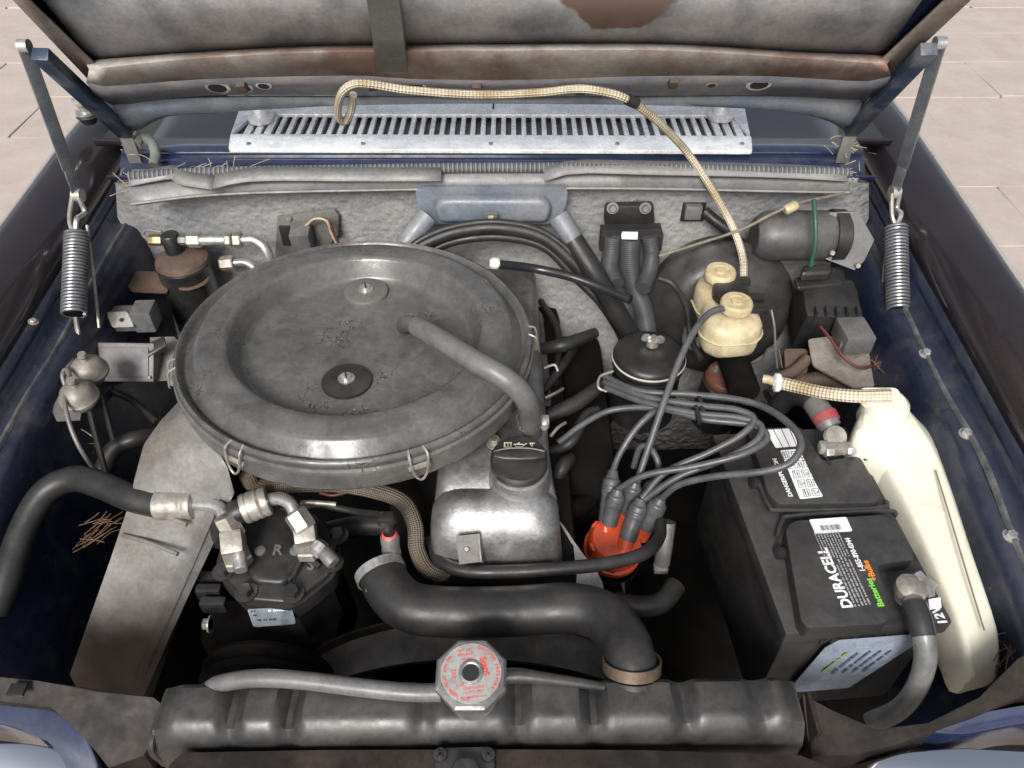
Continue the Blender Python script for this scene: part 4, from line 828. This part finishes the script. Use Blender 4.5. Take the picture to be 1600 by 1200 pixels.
for (u, v, m, lb) in ((140,580,ZINC,'tan domed vacuum switch against the regulator'), (124,620,GREYM,'domed vacuum switch with pale looped wire')):
    o = P(u, v, .81); t = thing('vacuum_switch', lb, 'switch', o)
    MB().lathe([(0,.034),(.005,.034),(.006,.030),(.004,.026),(.006,.022),(.014,.019),(.020,.012),(.022,.004),(.024,.002),(.024,-.002),(.018,-.003),(.016,-.014),(0,-.014)], o, (.1,-.1,1), 28).build('dome', mat('switch_tan', (.3,.28,.245), .5, metal=.3, c2=(.2,.18,.15), scale=30, dust=.3), t)
    MB().tube([o+V((.006,0,-.014)), o+V((.012,-.02,-.04)), o+V((.02,-.05,-.09))], .004, 8).build('lead', RUBBER, t)
MB().prism(px([(76,630,.797),(112,603,.797),(128,640,.79),(125,655,.787),(88,657,.787)]), (0,0,-.003), .001).build('switch_bracket', GREYM, None, label='grey plate bracket under the vacuum switches', cat='bracket')
hose('pale_wire', 'pale grey looped wire running down past the vacuum switches', 'wire', [P(106,612,.81), P(98,590,.825), P(101,578,.83), P(108,585,.83), P(101,620,.825), P(108,660,.81), P(125,700,.785), P(150,738,.745)], .0028, GREYM)
for pts, r, lb in (([(160,585,.73),(175,610,.725),(205,625,.72),(245,660,.715)], .005, 'black cable running from the switches toward the air cleaner'), ([(130,640,.71),(140,680,.69),(145,740,.66)], .006, 'black cable hanging straight down below the switches'), ([(150,625,.71),(165,660,.70),(160,700,.68),(140,745,.65)], .004, 'thin cable curling below the switches'), ([(160,735,.70),(180,700,.715),(215,685,.72),(250,680,.70)], .012, 'dark hose curving beneath the intake snorkel')):
    hose('cable', lb, 'cable', px(pts), r, RUBBER)

# ------------------------------------------------------------------ brake booster, fluid reservoir
bb = thing('brake_booster', 'large black round brake booster on the firewall', 'brake booster', PY(1118,560,.95))
o = PY(1120,480,.98); ba = V((0,-1,.12)).normalized()
MB().lathe([(.112,-.03),(.116,0),(.119,.006),(.116,.012),(.110,.016),(.104,.034),(.085,.046),(.05,.052),(.03,.06),(0,.06)], o, ba, 60).build('shell', mat('booster_black', (.02,.02,.021), .34, c2=(.04,.038,.035), scale=12, dust=.45, dustc=(.14,.125,.11)), bb, 50)
MB().tube([o+ba*.05+V((-.055,0,-.01)), o+ba*.075+V((-.06,0,-.02)), o+ba*.08+V((-.045,0,-.026)), o+ba*.07+V((-.04,0,-.015))], .006, 10).build('vacuum_port', GREYM, bb)
MB().cyl(o+ba*.05+V((0,0,-.01)), o+ba*.20+V((0,0,-.02)), .022).build('master_cylinder', DARK, bb)
br = thing('brake_fluid_reservoir', 'yellowed twin cap brake fluid reservoir', 'reservoir', P(1140,540,.76))
c1_, c2_ = P(1125,430,.86), P(1150,478,.86)
d_ = (c2_-c1_).normalized(); rg = []
for k, (s, w, zt, zb) in enumerate(((-.024,.014,.842,.82),(-.019,.026,.846,.808),(0,.033,.849,.80),(.025,.033,.849,.798),(.036,.030,.846,.796),(.046,.036,.846,.79),(.065,.042,.847,.786),(.085,.040,.845,.786),(.098,.030,.838,.79),(.104,.014,.825,.797))):
    c = c1_.lerp(c2_, 0)+d_*s; sd_ = V((d_.y,-d_.x,0)); ring = []
    for j in range(16):
        th = 2*math.pi*j/16; x = math.copysign(abs(math.cos(th))**.42, math.cos(th)); z = math.copysign(abs(math.sin(th))**.5, math.sin(th))
        ring.append(V((c.x, c.y, 0))+sd_*w*x+V((0,0,(zt+zb)/2+(zt-zb)/2*z)))
    rg.append(ring)
MB().rings(rg).build('tank', YELL, br, 60)
MB().tube([V((c1_.x,c1_.y,.818))+d_*s_+V((d_.y,-d_.x,0))*w_ for s_, w_ in ((.104,.0),(.102,.024),(.085,.0415),(.065,.0435),(.046,.0375),(.036,.0315),(.025,.0345),(0,.0345))], .0016, 6).build('tank_seam', YELL, br)
MB().tube([V((c1_.x,c1_.y,.818))+d_*s_-V((d_.y,-d_.x,0))*w_ for s_, w_ in ((.104,.0),(.102,.024),(.085,.0415),(.065,.0435),(.046,.0375),(.036,.0315),(.025,.0345),(0,.0345))], .0016, 6).build('tank_seam', YELL, br)
for c in (c1_, c2_):
    MB().lathe([(0,-.014),(.013,-.014),(.014,-.005),(.0215,-.004),(.022,.006),(.020,.009),(.012,.009),(.011,.007),(.008,.007),(.0075,.010),(0,.010)], c, n=32).build('cap', mat('cap_cream', (.56,.47,.3), .45, c2=(.45,.36,.2), scale=40), br)
mid_ = c1_.lerp(c2_, .5)+V((.004,0,-.012)); MB().lathe([(0,0),(.024,0),(.025,.012),(.02,.014),(0,.014)], mid_, n=24).build('float_cover', PLAST, br)
for c in (P(1158,440,.855), P(1185,483,.85), P(1180,465,.84)): MB().box(c, (.026,.012,.009), (1,-.1,0), (0,1,0), .002).build('connector', PLAST, br)
MB().tube([P(1205,484,.85), P(1210,510,.83), P(1212,550,.79), P(1215,575,.76)], .0016, 6).build('sensor_wire', GREYM, br)
hose('vacuum_line', 'thin dark vacuum line curving across the brake booster', 'hose', [PY(1030,435,.9), PY(1052,445,.89), PY(1072,480,.88), PY(1080,530,.86), PY(1095,560,.82)], .0045, RUBBER)

# ------------------------------------------------------------------ power steering reservoir
ps = thing('power_steering_reservoir', 'black round fluid reservoir with wing nut lid', 'reservoir', P(1015,600,.62))
o = P(1015,550,.76)
MB().lathe([(0,.004),(.02,.003),(.046,.001),(.0515,-.003),(.053,-.008)], o, n=48).build('lid', PLAST, ps)
MB().lathe([(.0532,-.0078),(.0545,-.010),(.0535,-.0125),(.052,-.0135)], o, n=48).build('lid_seal', mat('seal_cream', (.5,.47,.4), .5), ps)
MB().lathe([(.051,-.0135),(.0525,-.018),(.051,-.022),(.0525,-.025),(.050,-.03),(.050,-.12),(.03,-.14),(0,-.14)], o, n=48).build('can', PLAST, ps)
wn = P(1019,539,.766); w = MB().lathe([(0,0),(.009,0),(.008,.010),(.004,.011),(.004,.017),(0,.017)], wn, n=18); w.build('wing_nut', ZINC, ps)
for s in (-1, 1): MB().lathe([(0,-.0015),(.0075,-.0015),(.0075,.0015),(0,.0015)], wn+V((s*.0095,-.002*s,.012)), (.1,1,.2), 16).build('wing', STEEL, ps)
MB().box(P(975,552,.763), (.022,.006,.002), (1,.4,0), (-.4,1,0), .001).build('lid_rib', PLAST, ps)

# ------------------------------------------------------------------ ignition coil, distributor, cables
ig = thing('ignition_coil', 'ignition coil with brown top and grey boot', 'coil', P(1140,620,.62))
o = P(1138,588,.71)
MB().lathe([(0,.008),(.012,.007),(.030,.004),(.0335,0),(.0345,-.006),(.033,-.010),(0,-.010)], o, (.05,-.1,1), 36).build('cap', COILR, ig)
MB().lathe([(.033,-.010),(.0355,-.012),(.0355,-.10),(0,-.10)], o, (.05,-.1,1), 36).build('can', BLACKM, ig)
for (u, v) in ((1118,578),(1168,574)): hexhead(P(u, v, .718), (0,0,1), .004, .008).build('terminal', GREYM, ig)
cb0, cb1 = P(1147,580,.72), P(1155,530,.775)
MB().tube([cb0, cb0.lerp(cb1,.3), cb0.lerp(cb1,.6), cb0.lerp(cb1,.62), cb0.lerp(cb1,.75), cb1], [.0125,.012,.011,.0125,.009,.007], 18, 4).build('boot', CABLE, ig)
MB().tube([P(1170,572,.725), P(1190,562,.73), P(1200,545,.745), P(1215,545,.745), P(1222,575,.72)], .0016, 6).build('wire', COPPER, ig)
CG = 'ignition leads'
hose('coil_lead', 'grey ignition lead looping over the brake fluid reservoir', 'cable', [P(1156,532,.772), P(1163,512,.80), P(1157,492,.835), P(1138,482,.86), P(1108,490,.86), P(1080,525,.85), P(1055,580,.825), P(1030,650,.79), P(1008,715,.75), P(996,752,.725)], .0046, CABLE, 12, CG)
ds = thing('distributor', 'orange red distributor cap with grey plug boots', 'distributor', P(970,900,.56))
da = V((.10,-.12,1)).normalized(); o = P(960,850,.655)
MB().lathe([(.0,-.022),(.036,-.022),(.0385,-.020),(.0385,-.012),(.035,-.010),(.034,.010),(.031,.014),(0,.015)], o, da, 40).build('cap', REDP, ds)
a, b, c = frame(da)
for k in range(6):
    th = 2*math.pi*k/6+.35; d = a*math.cos(th)+b*math.sin(th)
    MB().box(o+d*.033+da*.0, (.007,.012,.024), d, da.cross(d), .002).build('cap_rib', REDP, ds)
MB().lathe([(.04,-.03),(.042,-.032),(.042,-.06),(.03,-.08),(0,-.08)], o, da, 36).build('body', DARK, ds)
MB().tube([o+V((.01,-.04,-.03)), o+V((.012,-.047,-.045)), o+V((.016,-.044,-.07))], .002, 6).build('retaining_clip', ZINC, ds)
boots = [((948,815),(958,735),'rear left'),((951,818),(966,764),'front left'),((980,842),(1002,779),'front centre'),((978,800),(993,752),'middle'),((1008,824),(1033,778),'right'),((1004,800),(1027,748),'rear right')]
for (p0, p1, _) in boots:
    q0, q1 = P(*p0, .672), P(*p1, .715)
    MB().tube([q0, q0.lerp(q1,.5), q0.lerp(q1,.55), q0.lerp(q1,.8), q0.lerp(q1,.85), q1], [.0115,.0115,.0128,.0122,.0095,.0065], 16, 4).build('plug_boot', CABLE, ds)
    MB().tube([q0.lerp(q1,-.35), q0.lerp(q1,.05)], .0108, 14, 2).build('cap_tower', REDP, ds)
    for t in (.55,.62,.69): 
        rr = .0131; qq = q0.lerp(q1, t); MB().lathe([(rr-.001,-.001),(rr,0),(rr-.001,.001)], qq, q1-q0, 18).build('boot_ring', CABLE, ds)
leads = [
 ('ignition lead making the widest loop over the battery corner', [(1033,779,.713),(1062,757,.745),(1120,744,.775),(1190,737,.80),(1236,722,.815),(1251,690,.825),(1226,656,.82),(1170,628,.805),(1080,616,.79),(1000,611,.78),(944,588,.77)]),
 ('ignition lead turning back at the innermost loop', [(1003,778,.714),(1040,738,.745),(1110,706,.77),(1160,678,.79),(1178,654,.80),(1150,640,.80),(1090,633,.79),(1010,620,.78),(944,597,.765)]),
 ('ignition lead turning back at the middle loop', [(1004,782,.712),(1060,745,.748),(1130,718,.772),(1180,690,.79),(1188,664,.797),(1150,652,.795),(1080,645,.785),(1005,628,.775),(946,606,.76)]),
 ('ignition lead running forward to the cylinder head side', [(966,764,.715),(1010,742,.745),(1090,728,.765),(1165,708,.785),(1198,684,.79),(1175,664,.79),(1100,655,.785),(1030,638,.775),(960,640,.76),(915,660,.75),(872,692,.735)]),
 ('short upright ignition lead behind the loops', [(958,736,.714),(968,710,.735),(992,672,.76),(1018,646,.775),(1032,640,.765)]),
 ('ignition lead with a tight arch behind the cap', [(1027,749,.714),(1028,722,.735),(1015,700,.745),(1000,700,.74),(990,730,.71)])]
for lb, pts in leads: hose('ignition_lead', lb, 'cable', px(pts), .0044, CABLE, 12, CG)
for (u, v) in ((1095,632),(1090,648)): MB().box(P(u, v, .79), (.006,.03,.008), bev=.002).build('lead_clip', PLAST, None, label='black lead separator clip, '+('upper one' if v == 632 else 'lower one')+' on the looped leads', cat='clip')
hose('lead_bracket_wire', 'bent wire bracket holding the ignition leads beside the reservoir', 'bracket', px([(958,580,.775),(938,588,.775),(935,605,.77),(948,612,.765)]), .0018, ZINC, 6)
hose('sweeping_cable', 'fat black cable sweeping round the front of the valve cover', 'cable', px([(1032,815,.69),(1030,840,.70),(1005,865,.725),(950,880,.732),(880,888,.738),(800,893,.738),(730,892,.736),(690,878,.73),(668,845,.715)]), [.0075,.008,.008,.008,.008,.0075], RUBBER, 14)
cn = thing('condenser', 'small grey cylinder condenser beside the distributor', 'condenser', P(1040,850,.60)); MB().tube([P(1034,880,.60), P(1038,855,.625), P(1043,815,.655)], .011, 16).build('can', GREYM, cn); MB().box(P(1032,888,.598), (.02,.014,.01), bev=.003).build('bracket', ZINC, cn)

# ------------------------------------------------------------------ black relay box and rusty bracket on the right
fbx = thing('fuse_box', 'black lidded box mounted by the right hinge', 'box', P(1290,540,.68))
MB().box(P(1284,492,.765), (.08,.075,.085), (1,-.08,0), (.05,1,.25), .006).build('body', PLAST, fbx)
MB().box(P(1326,500,.76), (.010,.07,.075), (1,-.08,0), (.05,1,.25), .004).build('side_clip', PLAST, fbx)
for k_ in (-.03,-.015,0,.015,.03): MB().box(P(1284,492,.765)+V((k_,-.036,.022)), (.004,.012,.045), (1,-.08,0), (.05,1,.25), .001).build('rib', PLAST, fbx)
MB().box(P(1284,480,.765)+V((0,.01,.045)), (.05,.045,.008), (1,-.08,0), (.05,1,.25), .002).build('top_plate', RUBBER, fbx)
MB().prism(rounded(px([(1240,438,.815),(1300,432,.815),(1318,440,.81),(1316,448,.81),(1245,455,.81)]), .004), (0,0,.006), .002).build('flange', PLAST, fbx)
MB().prism(rounded(px([(1252,422,.83),(1296,420,.83),(1298,436,.825),(1248,438,.825)]), .008), (0,0,.012), .005, 3).build('lid', PLAST, fbx)
MB().lathe([(0,0),(.003,0),(.003,.001),(0,.001)], P(1253,440,.823), n=10).build('flange_hole', INK, fbx)
rb = thing('rusty_bracket', 'rusty steel bracket plate holding a small black relay', 'bracket', P(1330,580,.70))
MB().prism(rounded(px([(1262,530,.765),(1300,525,.765),(1390,545,.76),(1408,565,.755),(1400,598,.74),(1335,606,.735),(1270,570,.745)]), .006), (0,0,-.004), .001).build('plate', mat('bracket_rust', (.16,.125,.1), .6, c2=(.25,.235,.215), scale=14, bump=.3), rb)
MB().box(P(1333,524,.785), (.042,.05,.03), (1,.05,0), (0,1,0), .003).build('relay', MATS['relay_grey'], rb)
MB().box(P(1333,540,.778), (.040,.002,.014), (1,.05,0), (0,1,0), .0005).build('relay_face', GREYM, rb)
MB().tube(px([(1282,510,.79),(1298,530,.785),(1320,560,.775),(1345,575,.765),(1362,572,.76)]), .0022, 8).build('wire', REDW, rb)
MB().tube(px([(1262,560,.74),(1240,580,.73),(1215,590,.72)]), .009, 10).build('pipe_stub', RUST, rb)
MB().prism(rounded(px([(1225,545,.74),(1262,545,.74),(1262,582,.72),(1228,585,.72)]), .006), (0,0,-.03), .005).build('motor_lump', RUST, rb)
hose('rusty_pipe', 'rust brown pipe lying behind the washer reservoir', 'pipe', px([(1200,620,.69),(1240,600,.70),(1290,592,.71),(1330,605,.71),(1380,600,.715)]), .012, RUST)

# ------------------------------------------------------------------ washer reservoir
wr = thing('washer_reservoir', 'cream translucent washer bottle beside the battery', 'reservoir', P(1450,900,.56))
lft = [(1345,640,.812),(1334,672,.812),(1342,690,.806),(1352,712,.788),(1385,830,.775),(1418,925,.765),(1448,990,.755),(1466,1025,.74)]
rgt = [(1440,618,.80),(1478,642,.80),(1500,672,.795),(1512,712,.778),(1545,840,.765),(1572,930,.755),(1588,985,.745),(1588,1012,.735)]
rg = []
for i, (a, b) in enumerate(zip(lft, rgt)):
    p, q = P(*a), P(*b); p.x = max(p.x, .474-.07*(p.y-.415)) if i > 2 else p.x; w = q-p; dn = V((0,0,-1)); h = (.13 if i < 5 else (.10,.075,.055)[i-5])+.01*math.sin(i*1.3); e = 0 if 0 < i < 7 else .03
    rg.append([p+w*.1+dn*h, p+dn*(h*.8+e), p+dn*.022, p+w*.006+dn*.007, p+w*.05, p+w*.32+V((0,0,.002)), p+w*.58+V((0,0,.004)), p+w*.635+V((0,0,.003)), p+w*.685+dn*.004, p+w*.95+dn*.034, q+dn*.046, q+dn*h*.8, p+w*.85+dn*h])
f_ = [v_+V((0,-.018,-.012)) for v_ in rg[-1]]; ctr = sum(f_, V((0,0,0)))/13; f_ = [ctr.lerp(v_, .8) for v_ in f_]
ctr0 = sum(rg[0], V((0,0,0)))/13; f0_ = [ctr0.lerp(v_, .8)+V((0,.012,-.006)) for v_ in rg[0]]
MB().rings([f0_]+rg+[f_]).build('bottle', CREAM, wr, 50, sub=1)
MB().tube(px([(1462,735,.7885),(1482,800,.7835),(1512,900,.7745),(1538,985,.7605)]), .0011, 6).build('mould_seam', mat('seam_dark', (.2,.16,.1), .6), wr)
nk_ = P(1383,640,.808); MB().lathe([(.03,-.02),(.028,.0),(.026,.012),(.020,.018),(0,.02)], nk_, (-.1,-.1,1), 32).build('neck', CREAM, wr)
MB().prism(rounded(px([(1338,612,.825),(1402,612,.825),(1410,640,.812),(1395,655,.81),(1345,635,.815)]), .01), (0,0,.010), .004, 3).build('cap', mat('cap_white', (.75,.7,.55), .4, c2=(.66,.6,.44), scale=30, sss=.2), wr)
bh2 = thing('washer_hose', 'braided clear hose with ferrule leading to the washer bottle', 'hose', P(1300,610,.80))
MB().tube(px([(1212,597,.80),(1240,603,.806),(1290,614,.815),(1340,619,.826),(1392,618,.833)]), .0085, 14).build('braided_hose', BRAID, bh2)
MB().lathe([(0,0),(.012,0),(.0125,.002),(.0125,.006),(.009,.008),(0,.008)], P(1218,598,.801), (-1,.1,0), 20).build('ferrule', WHITE, bh2)
MB().tube(px([(1212,597,.80),(1200,593,.798),(1192,592,.797)]), .006, 10).build('barb', YELL, bh2)
hh = thing('hood_hose', 'long braided washer hose clipped along the hood and hanging down', 'hose', PH(770,140,.03))
MB().tube([PH(552,148,.036), PH(548,175,.04), PH(538,190,.042), PH(528,180,.044), PH(532,150,.044), PH(548,133,.042), PH(575,131,.04), PH(640,141,.038), PH(745,148,.036), PH(840,145,.036), PH(905,139,.038), PH(955,146,.04), PH(985,157,.042)], .0052, 12).build('braided_hose', BRAID, hh)
MB().tube([PH(980,155,.042), PH(995,162,.043)], .0075, 10).build('joint', PLAST, hh)
MB().tube([PH(990,160,.042), PH(1030,192,.045), PY(1075,240,1.04), PY(1115,300,1.0), PY(1145,355,.965), PY(1160,400,.935), PY(1162,432,.915)], .0055, 12).build('braided_drop', BRAID, hh)

# ------------------------------------------------------------------ battery
ZB = .76
A_, B_, D_ = P(1228,992,ZB), P(1490,972,ZB), P(1140,672,ZB)
bx_ = (B_-A_).normalized(); by_ = V((-bx_.y, bx_.x, 0)); BW, BL = (B_-A_).length, .285
bt = thing('battery', 'black car battery with printed lid panels', 'battery', A_+bx_*BW/2+by_*BL/2-V((0,0,.19)))
def Bq(x, y, z): return A_+bx_*x+by_*y+V((0,0,z))
def uv2(u, v, z=ZB): p = P(u, v, z)-A_; return p.dot(bx_), p.dot(by_)
MB().box(Bq(BW/2, BL/2, -.1075), (BW-.012, BL-.012, .165), bx_, by_, .006).build('case', BATT, bt)
MB().box(Bq(BW/2, BL/2, -.0125), (BW, BL, .025), bx_, by_, .004).build('lid', BATT, bt)
def bpoly(pts, z): return [Bq(*uv2(u, v, ZB+z), z) for u, v in pts]
MB().prism(rounded(bpoly([(1166,672),(1250,668),(1284,722),(1342,714),(1372,765),(1376,782),(1362,788),(1215,790),(1198,772),(1192,745)], .014), .007), (0,0,-.016), 0).build('rear_cover_skirt', BATT, bt)
MB().prism(rounded(bpoly([(1166,672),(1250,668),(1284,722),(1342,714),(1372,765),(1376,782),(1362,788),(1215,790),(1198,772),(1192,745)], .014), .007), (0,0,.003), .002).build('rear_cover', BATT, bt)
RCO = [o_ for o_ in bt.children if o_.name.startswith('rear_cover') and 'skirt' not in o_.name][0]
fc = [(1226,828),(1240,815),(1378,806),(1396,815),(1430,876),(1370,884),(1390,960),(1384,976),(1262,984),(1250,972)]
MB().prism(rounded(bpoly(fc, .016), .007), (0,0,-.018), 0).build('front_cover_skirt', BATT, bt); FCO = MB().prism(rounded(bpoly(fc, .016), .007), (0,0,.003), .002).build('front_cover', BATT, bt)
for pts in ([(1186,755),(1202,790),(1225,797),(1370,794),(1386,784)], [(1214,840),(1222,815),(1240,806),(1380,798),(1402,806)]):
    MB().tube(bpoly(pts, .006), .003, 8).build('handle_rail', BATT, bt)
for (u, v) in ((1182,757),(1222,866)): MB().lathe([(0,0),(.008,0),(.008,.008),(.005,.009),(0,.009)], Bq(*uv2(u, v), .002), -bx_+V((0,0,.4)), 16).build('handle_pivot', PLAST, bt)
for (u, v) in ((1294,722),(1350,716),(1368,880),(1428,872)): MB().box(Bq(*uv2(u, v, ZB+.016), .0175), (.004,.010,.0012), bx_, by_, .0004).build('cover_notch', INK, bt)
for i in range(8): MB().box(Bq(.045+i*.012, -.0005, -.019), (.0085,.003,.007), bx_, by_, .001).build('lid_grip', INK, bt)
zt = .0172
def blabel(pts, z, m, name): return MB().prism(rounded(bpoly(pts, z), .002), (0,0,.0004), 0).build(name, m, RCO if z < .019 else FCO)
# barcode sticker on the front cover
blabel([(1264,812),(1322,808),(1332,830),(1274,834)], .0192, WHITE, 'barcode_sticker')
x0, y0 = uv2(1298,822, ZB+.0196); bc = MB()
for i in range(17):
    w_ = random.choice((.0004,.0006,.0009)); bc.box(Bq(x0-.012+i*.0014, y0-.002, .0199), (w_,.007,.0003), bx_, by_, 0)
bc.build('barcode_bars', INK, FCO)
# front cover printing: reads away from the camera (x dir = by_, up = -bx_)
def bt_text(txt, u, v, size, m, name, z=.0194, bold=0, align='LEFT', sx=1):
    x, y = uv2(u, v, ZB+z); return MB().text(txt, Bq(x, y, z), by_, -bx_, size, .0002, align, bold, sx).build(name, m, RCO if z < .019 else FCO)
bt_text('DURACELL', 1326,950, .0165, WPRINT, 'brand_lettering', bold=.0005, sx=.92)
bt_text('Batteries', 1378,948, .0095, GREENP, 'shop_lettering', bold=.0002); bt_text('+Bulbs', 1367,908, .0095, ORNG, 'shop_lettering', bold=.0002)
bt_text('1-855-890-0344', 1349,893, .0085, WPRINT, 'phone_lettering', bold=.0002, sx=.8)
gp_ = MB()
for i in range(5):
    x, y = uv2(1337+i*5.6, 948-i*.9, ZB+.0194); strokes(gp_, Bq(x, y, .0195), by_, -bx_, (.052,.060,.062,.058,.055)[i], .0026)
gp_.build('small_print', GPRINT, FCO)
bk = MB()
for i in range(9):
    x, y = uv2(1290+i*4.6, 872-i*.4, ZB+.0194); strokes(bk, Bq(x, y, .0195), by_, -bx_, .034, .0022)
bk.build('small_print_block', GPRINT, FCO)
# rear cover label: white warning grid
blabel([(1196,672),(1246,669),(1256,696),(1212,700)], .0172, WHITE, 'date_label')
gl = MB()
for k in range(1, 4): a_p, b_p = bpoly([(1196+k*12.5,672-k*.7),(1212+k*11,700-k*1)], .0178); gl.tube([a_p, b_p], .0005, 4, 1)
gl.build('date_label_lines', INK, RCO)
blabel([(1219,704),(1244,702),(1286,776),(1250,780)], .0172, WHITE, 'warning_label')
wl = MB()
for r in range(5):
    for c in range(2):
        u, v = 1227+r*8+c*14, 712+r*14.5-c*1; q = bpoly([(u-5,v-5),(u+5,v-6),(u+8,v+5),(u-2,v+6),(u-5,v-5)], .0178); wl.tube(q, .0004, 4, smooth=False)
        x, y = uv2(u+2, v, ZB+.0178)
        if (r+c) % 2: wl.tube([Bq(x-.002, y-.003, .0179), Bq(x-.002, y+.003, .0179), Bq(x+.0035, y, .0179), Bq(x-.002, y-.003, .0179)], .0004, 4, smooth=False)
        else: strokes(wl, Bq(x-.002, y-.004, .0179), by_, -bx_, .008, .0016); strokes(wl, Bq(x+.001, y-.004, .0179), by_, -bx_, .007, .0016)
wl.build('warning_symbols', INK, RCO)
bt_text('DANGER/POISON', 1236,776, .0075, WPRINT, 'danger_lettering', .0174, .0002)
sm = MB()
for i in range(4):
    x, y = uv2(1262+i*5, 770-i*2, ZB+.0174); strokes(sm, Bq(x, y, .0176), by_, -bx_, .062, .0024)
sm.build('warning_small_print', WPRINT, RCO)
# film label peeling on the front of the case
fl = [Bq(.06,-.003,-.014), Bq(.145,-.003,-.014), Bq(.155,-.005,-.02), Bq(.11,.0,-.14), Bq(.035,.0,-.14), Bq(.05,-.002,-.03)]
MB().prism(fl, -by_*.0006, 0).build('film_label', CLEAR, bt); fg = MB(); strokes(fg, Bq(.062,-.0045,-.085), bx_*.35+V((0,0,1)), -bx_, .045, .007); fg.build('film_green_print', mat('film_green', (.22,.3,.05), .5), bt)
fm = MB()
for i in range(4): strokes(fm, Bq(.074+i*.012,-.0048,-.09), bx_*.35+V((0,0,1)), -bx_, .05, .005)
fm.build('film_small_print', mat('film_blue', (.06,.09,.17), .4), bt)
MB().text('12V', Bq(*uv2(1467,962), .001), by_, -bx_, .014, .0003, bold=.0004).build('voltage_lettering', WPRINT, bt)
for (u, v) in ((1300,700),(1418,935)): MB().lathe([(0,0),(.014,0),(.012,.004),(.0095,.005),(.009,.020),(0,.021)], Bq(*uv2(u, v), 0), n=24).build('terminal_post', ZINC, bt)
# battery cables
pc_ = thing('positive_cable', 'thick battery cable with red taped end on the rear terminal', 'cable', Bq(*uv2(1310,700), .01))
tpt = Bq(*uv2(1308,700), .016)
MB().tube([P(1212,640,.74), P(1232,620,.77), P(1258,620,.79), P(1280,640,.795)], .014, 16).build('cable', RUBBER, pc_)
MB().tube([P(1272,630,.795), P(1288,652,.795), P(1298,668,.79)], [.0145,.0155,.0135], 16).build('sleeve', HOSEG, pc_); MB().tube([P(1287,648,.797), P(1294,660,.794)], [.0162,.0158], 16).build('red_tape', REDR, pc_)
MB().lathe([(0,0),(.014,0),(.015,.004),(.013,.008),(0,.009)], P(1303,683,.785), (0,-.5,1), 20).build('lug', ZINC, pc_)
MB().box(P(1310,700,.782), (.05,.014,.014), (1,-.05,0), (0,1,0), .004).build('clamp', ZINC, pc_); hexcyl(P(1288,704,.782), P(1300,703,.782), .009, STEEL, 'nut', pc_); hexcyl(P(1322,702,.782), P(1335,702,.782), .0085, STEEL, 'bolt_head', pc_)
nc_ = thing('negative_cable', 'grey battery cable bending down in front of the battery', 'cable', Bq(*uv2(1425,940), .01))
MB().tube([P(1425,938,.785), P(1434,962,.785), P(1442,990,.78), P(1446,1030,.76), P(1432,1075,.725), P(1405,1108,.69), P(1360,1130,.66)], [.0105,.0115,.0115,.0105,.0105,.011], 16).build('cable', mat('cable_grey', (.12,.125,.12), .35, c2=(.19,.19,.18), scale=30), nc_)
MB().tube([P(1428,945,.786), P(1436,968,.785), P(1443,995,.779)], [.0125,.0128,.0122], 14).build('heat_shrink', mat('shrink', (.03,.03,.032), .3), nc_)
MB().lathe([(0,0),(.013,0),(.016,.004),(.016,.014),(.011,.018),(0,.019)], P(1418,928,.776), n=20).build('clamp_ring', ZINC, nc_)
MB().box(P(1440,918,.785), (.034,.014,.013), (1,.5,0), (-.5,1,0), .004).build('clamp', ZINC, nc_); hexcyl(P(1430,905,.79), P(1440,900,.79), .007, STEEL, 'nut', nc_); hexcyl(P(1445,925,.786), P(1455,922,.786), .007, STEEL, 'bolt_head', nc_)
MB().prism(px([(1450,938,.784),(1468,935,.784),(1470,950,.78),(1452,953,.78)]), (0,0,.002), 0).build('tag', WHITE, nc_)

# ------------------------------------------------------------------ pine needles and straw (uncountable litter)
def litter(name, label, spots, m, n, ln, rad, bias=V((0,0,0))):
    t = MB()
    for (c, sp) in spots:
        for i in range(n):
            p = c+V((random.gauss(0,sp[0]), random.gauss(0,sp[1]), abs(random.gauss(0,sp[2])))); d = (V((random.uniform(-1,1), random.uniform(-1,1), random.uniform(-.25,.35)))+bias).normalized()
            L_ = ln*random.uniform(.5,1.2); bnd = V((random.uniform(-1,1), random.uniform(-1,1), random.uniform(-.3,1)))*L_*.12
            t.tube([p-d*L_/2, p+bnd, p+d*L_/2], rad, 4, 2)
    return t.build(name, m, None, label=label, cat='litter', kind='stuff')
litter('pine_needles', 'brown pine needles in the cowl gutter', [(P(u,246,.93), (.022,.006,.004)) for u in (1110,1150,1190,1230,1270,1305)], NEEDLE, 14, .028, .0006, V((1.2,0,0)))
litter('pine_needles', 'pale straw and needles in the corner by the hood spring', [(P(228,240,.935), (.012,.012,.014)), (P(205,290,.92), (.005,.012,.01)), (P(320,262,.94), (.04,.004,.003))], STRAW, 12, .032, .0007)
litter('pine_needles', 'dry needles at the right end of the seal', [(P(1326,285,.92), (.005,.014,.012)), (P(1318,235,.95), (.010,.008,.010))], STRAW, 18, .026, .0006)
litter('pine_needles', 'brown needle clump on the ledge by the intake snorkel', [(P(168,815,.77), (.008,.010,.003)), (P(145,840,.765), (.008,.008,.002))], NEEDLE, 11, .03, .00045, V((.9,.8,0)))
litter('pine_needles', 'rusty needles between washer bottle and inner fender', [(P(1568,950,.74), (.004,.03,.008)), (P(1560,1020,.73), (.008,.014,.006)), (P(1425,600,.76), (.012,.008,.006)), (P(1390,570,.765), (.016,.008,.004))], NEEDLE, 14, .03, .0006, V((.1,.9,0)))
litter('pine_needles', 'few straws hanging below the vacuum switches', [(P(128,690,.71), (.006,.02,.012))], STRAW, 12, .04, .0007)
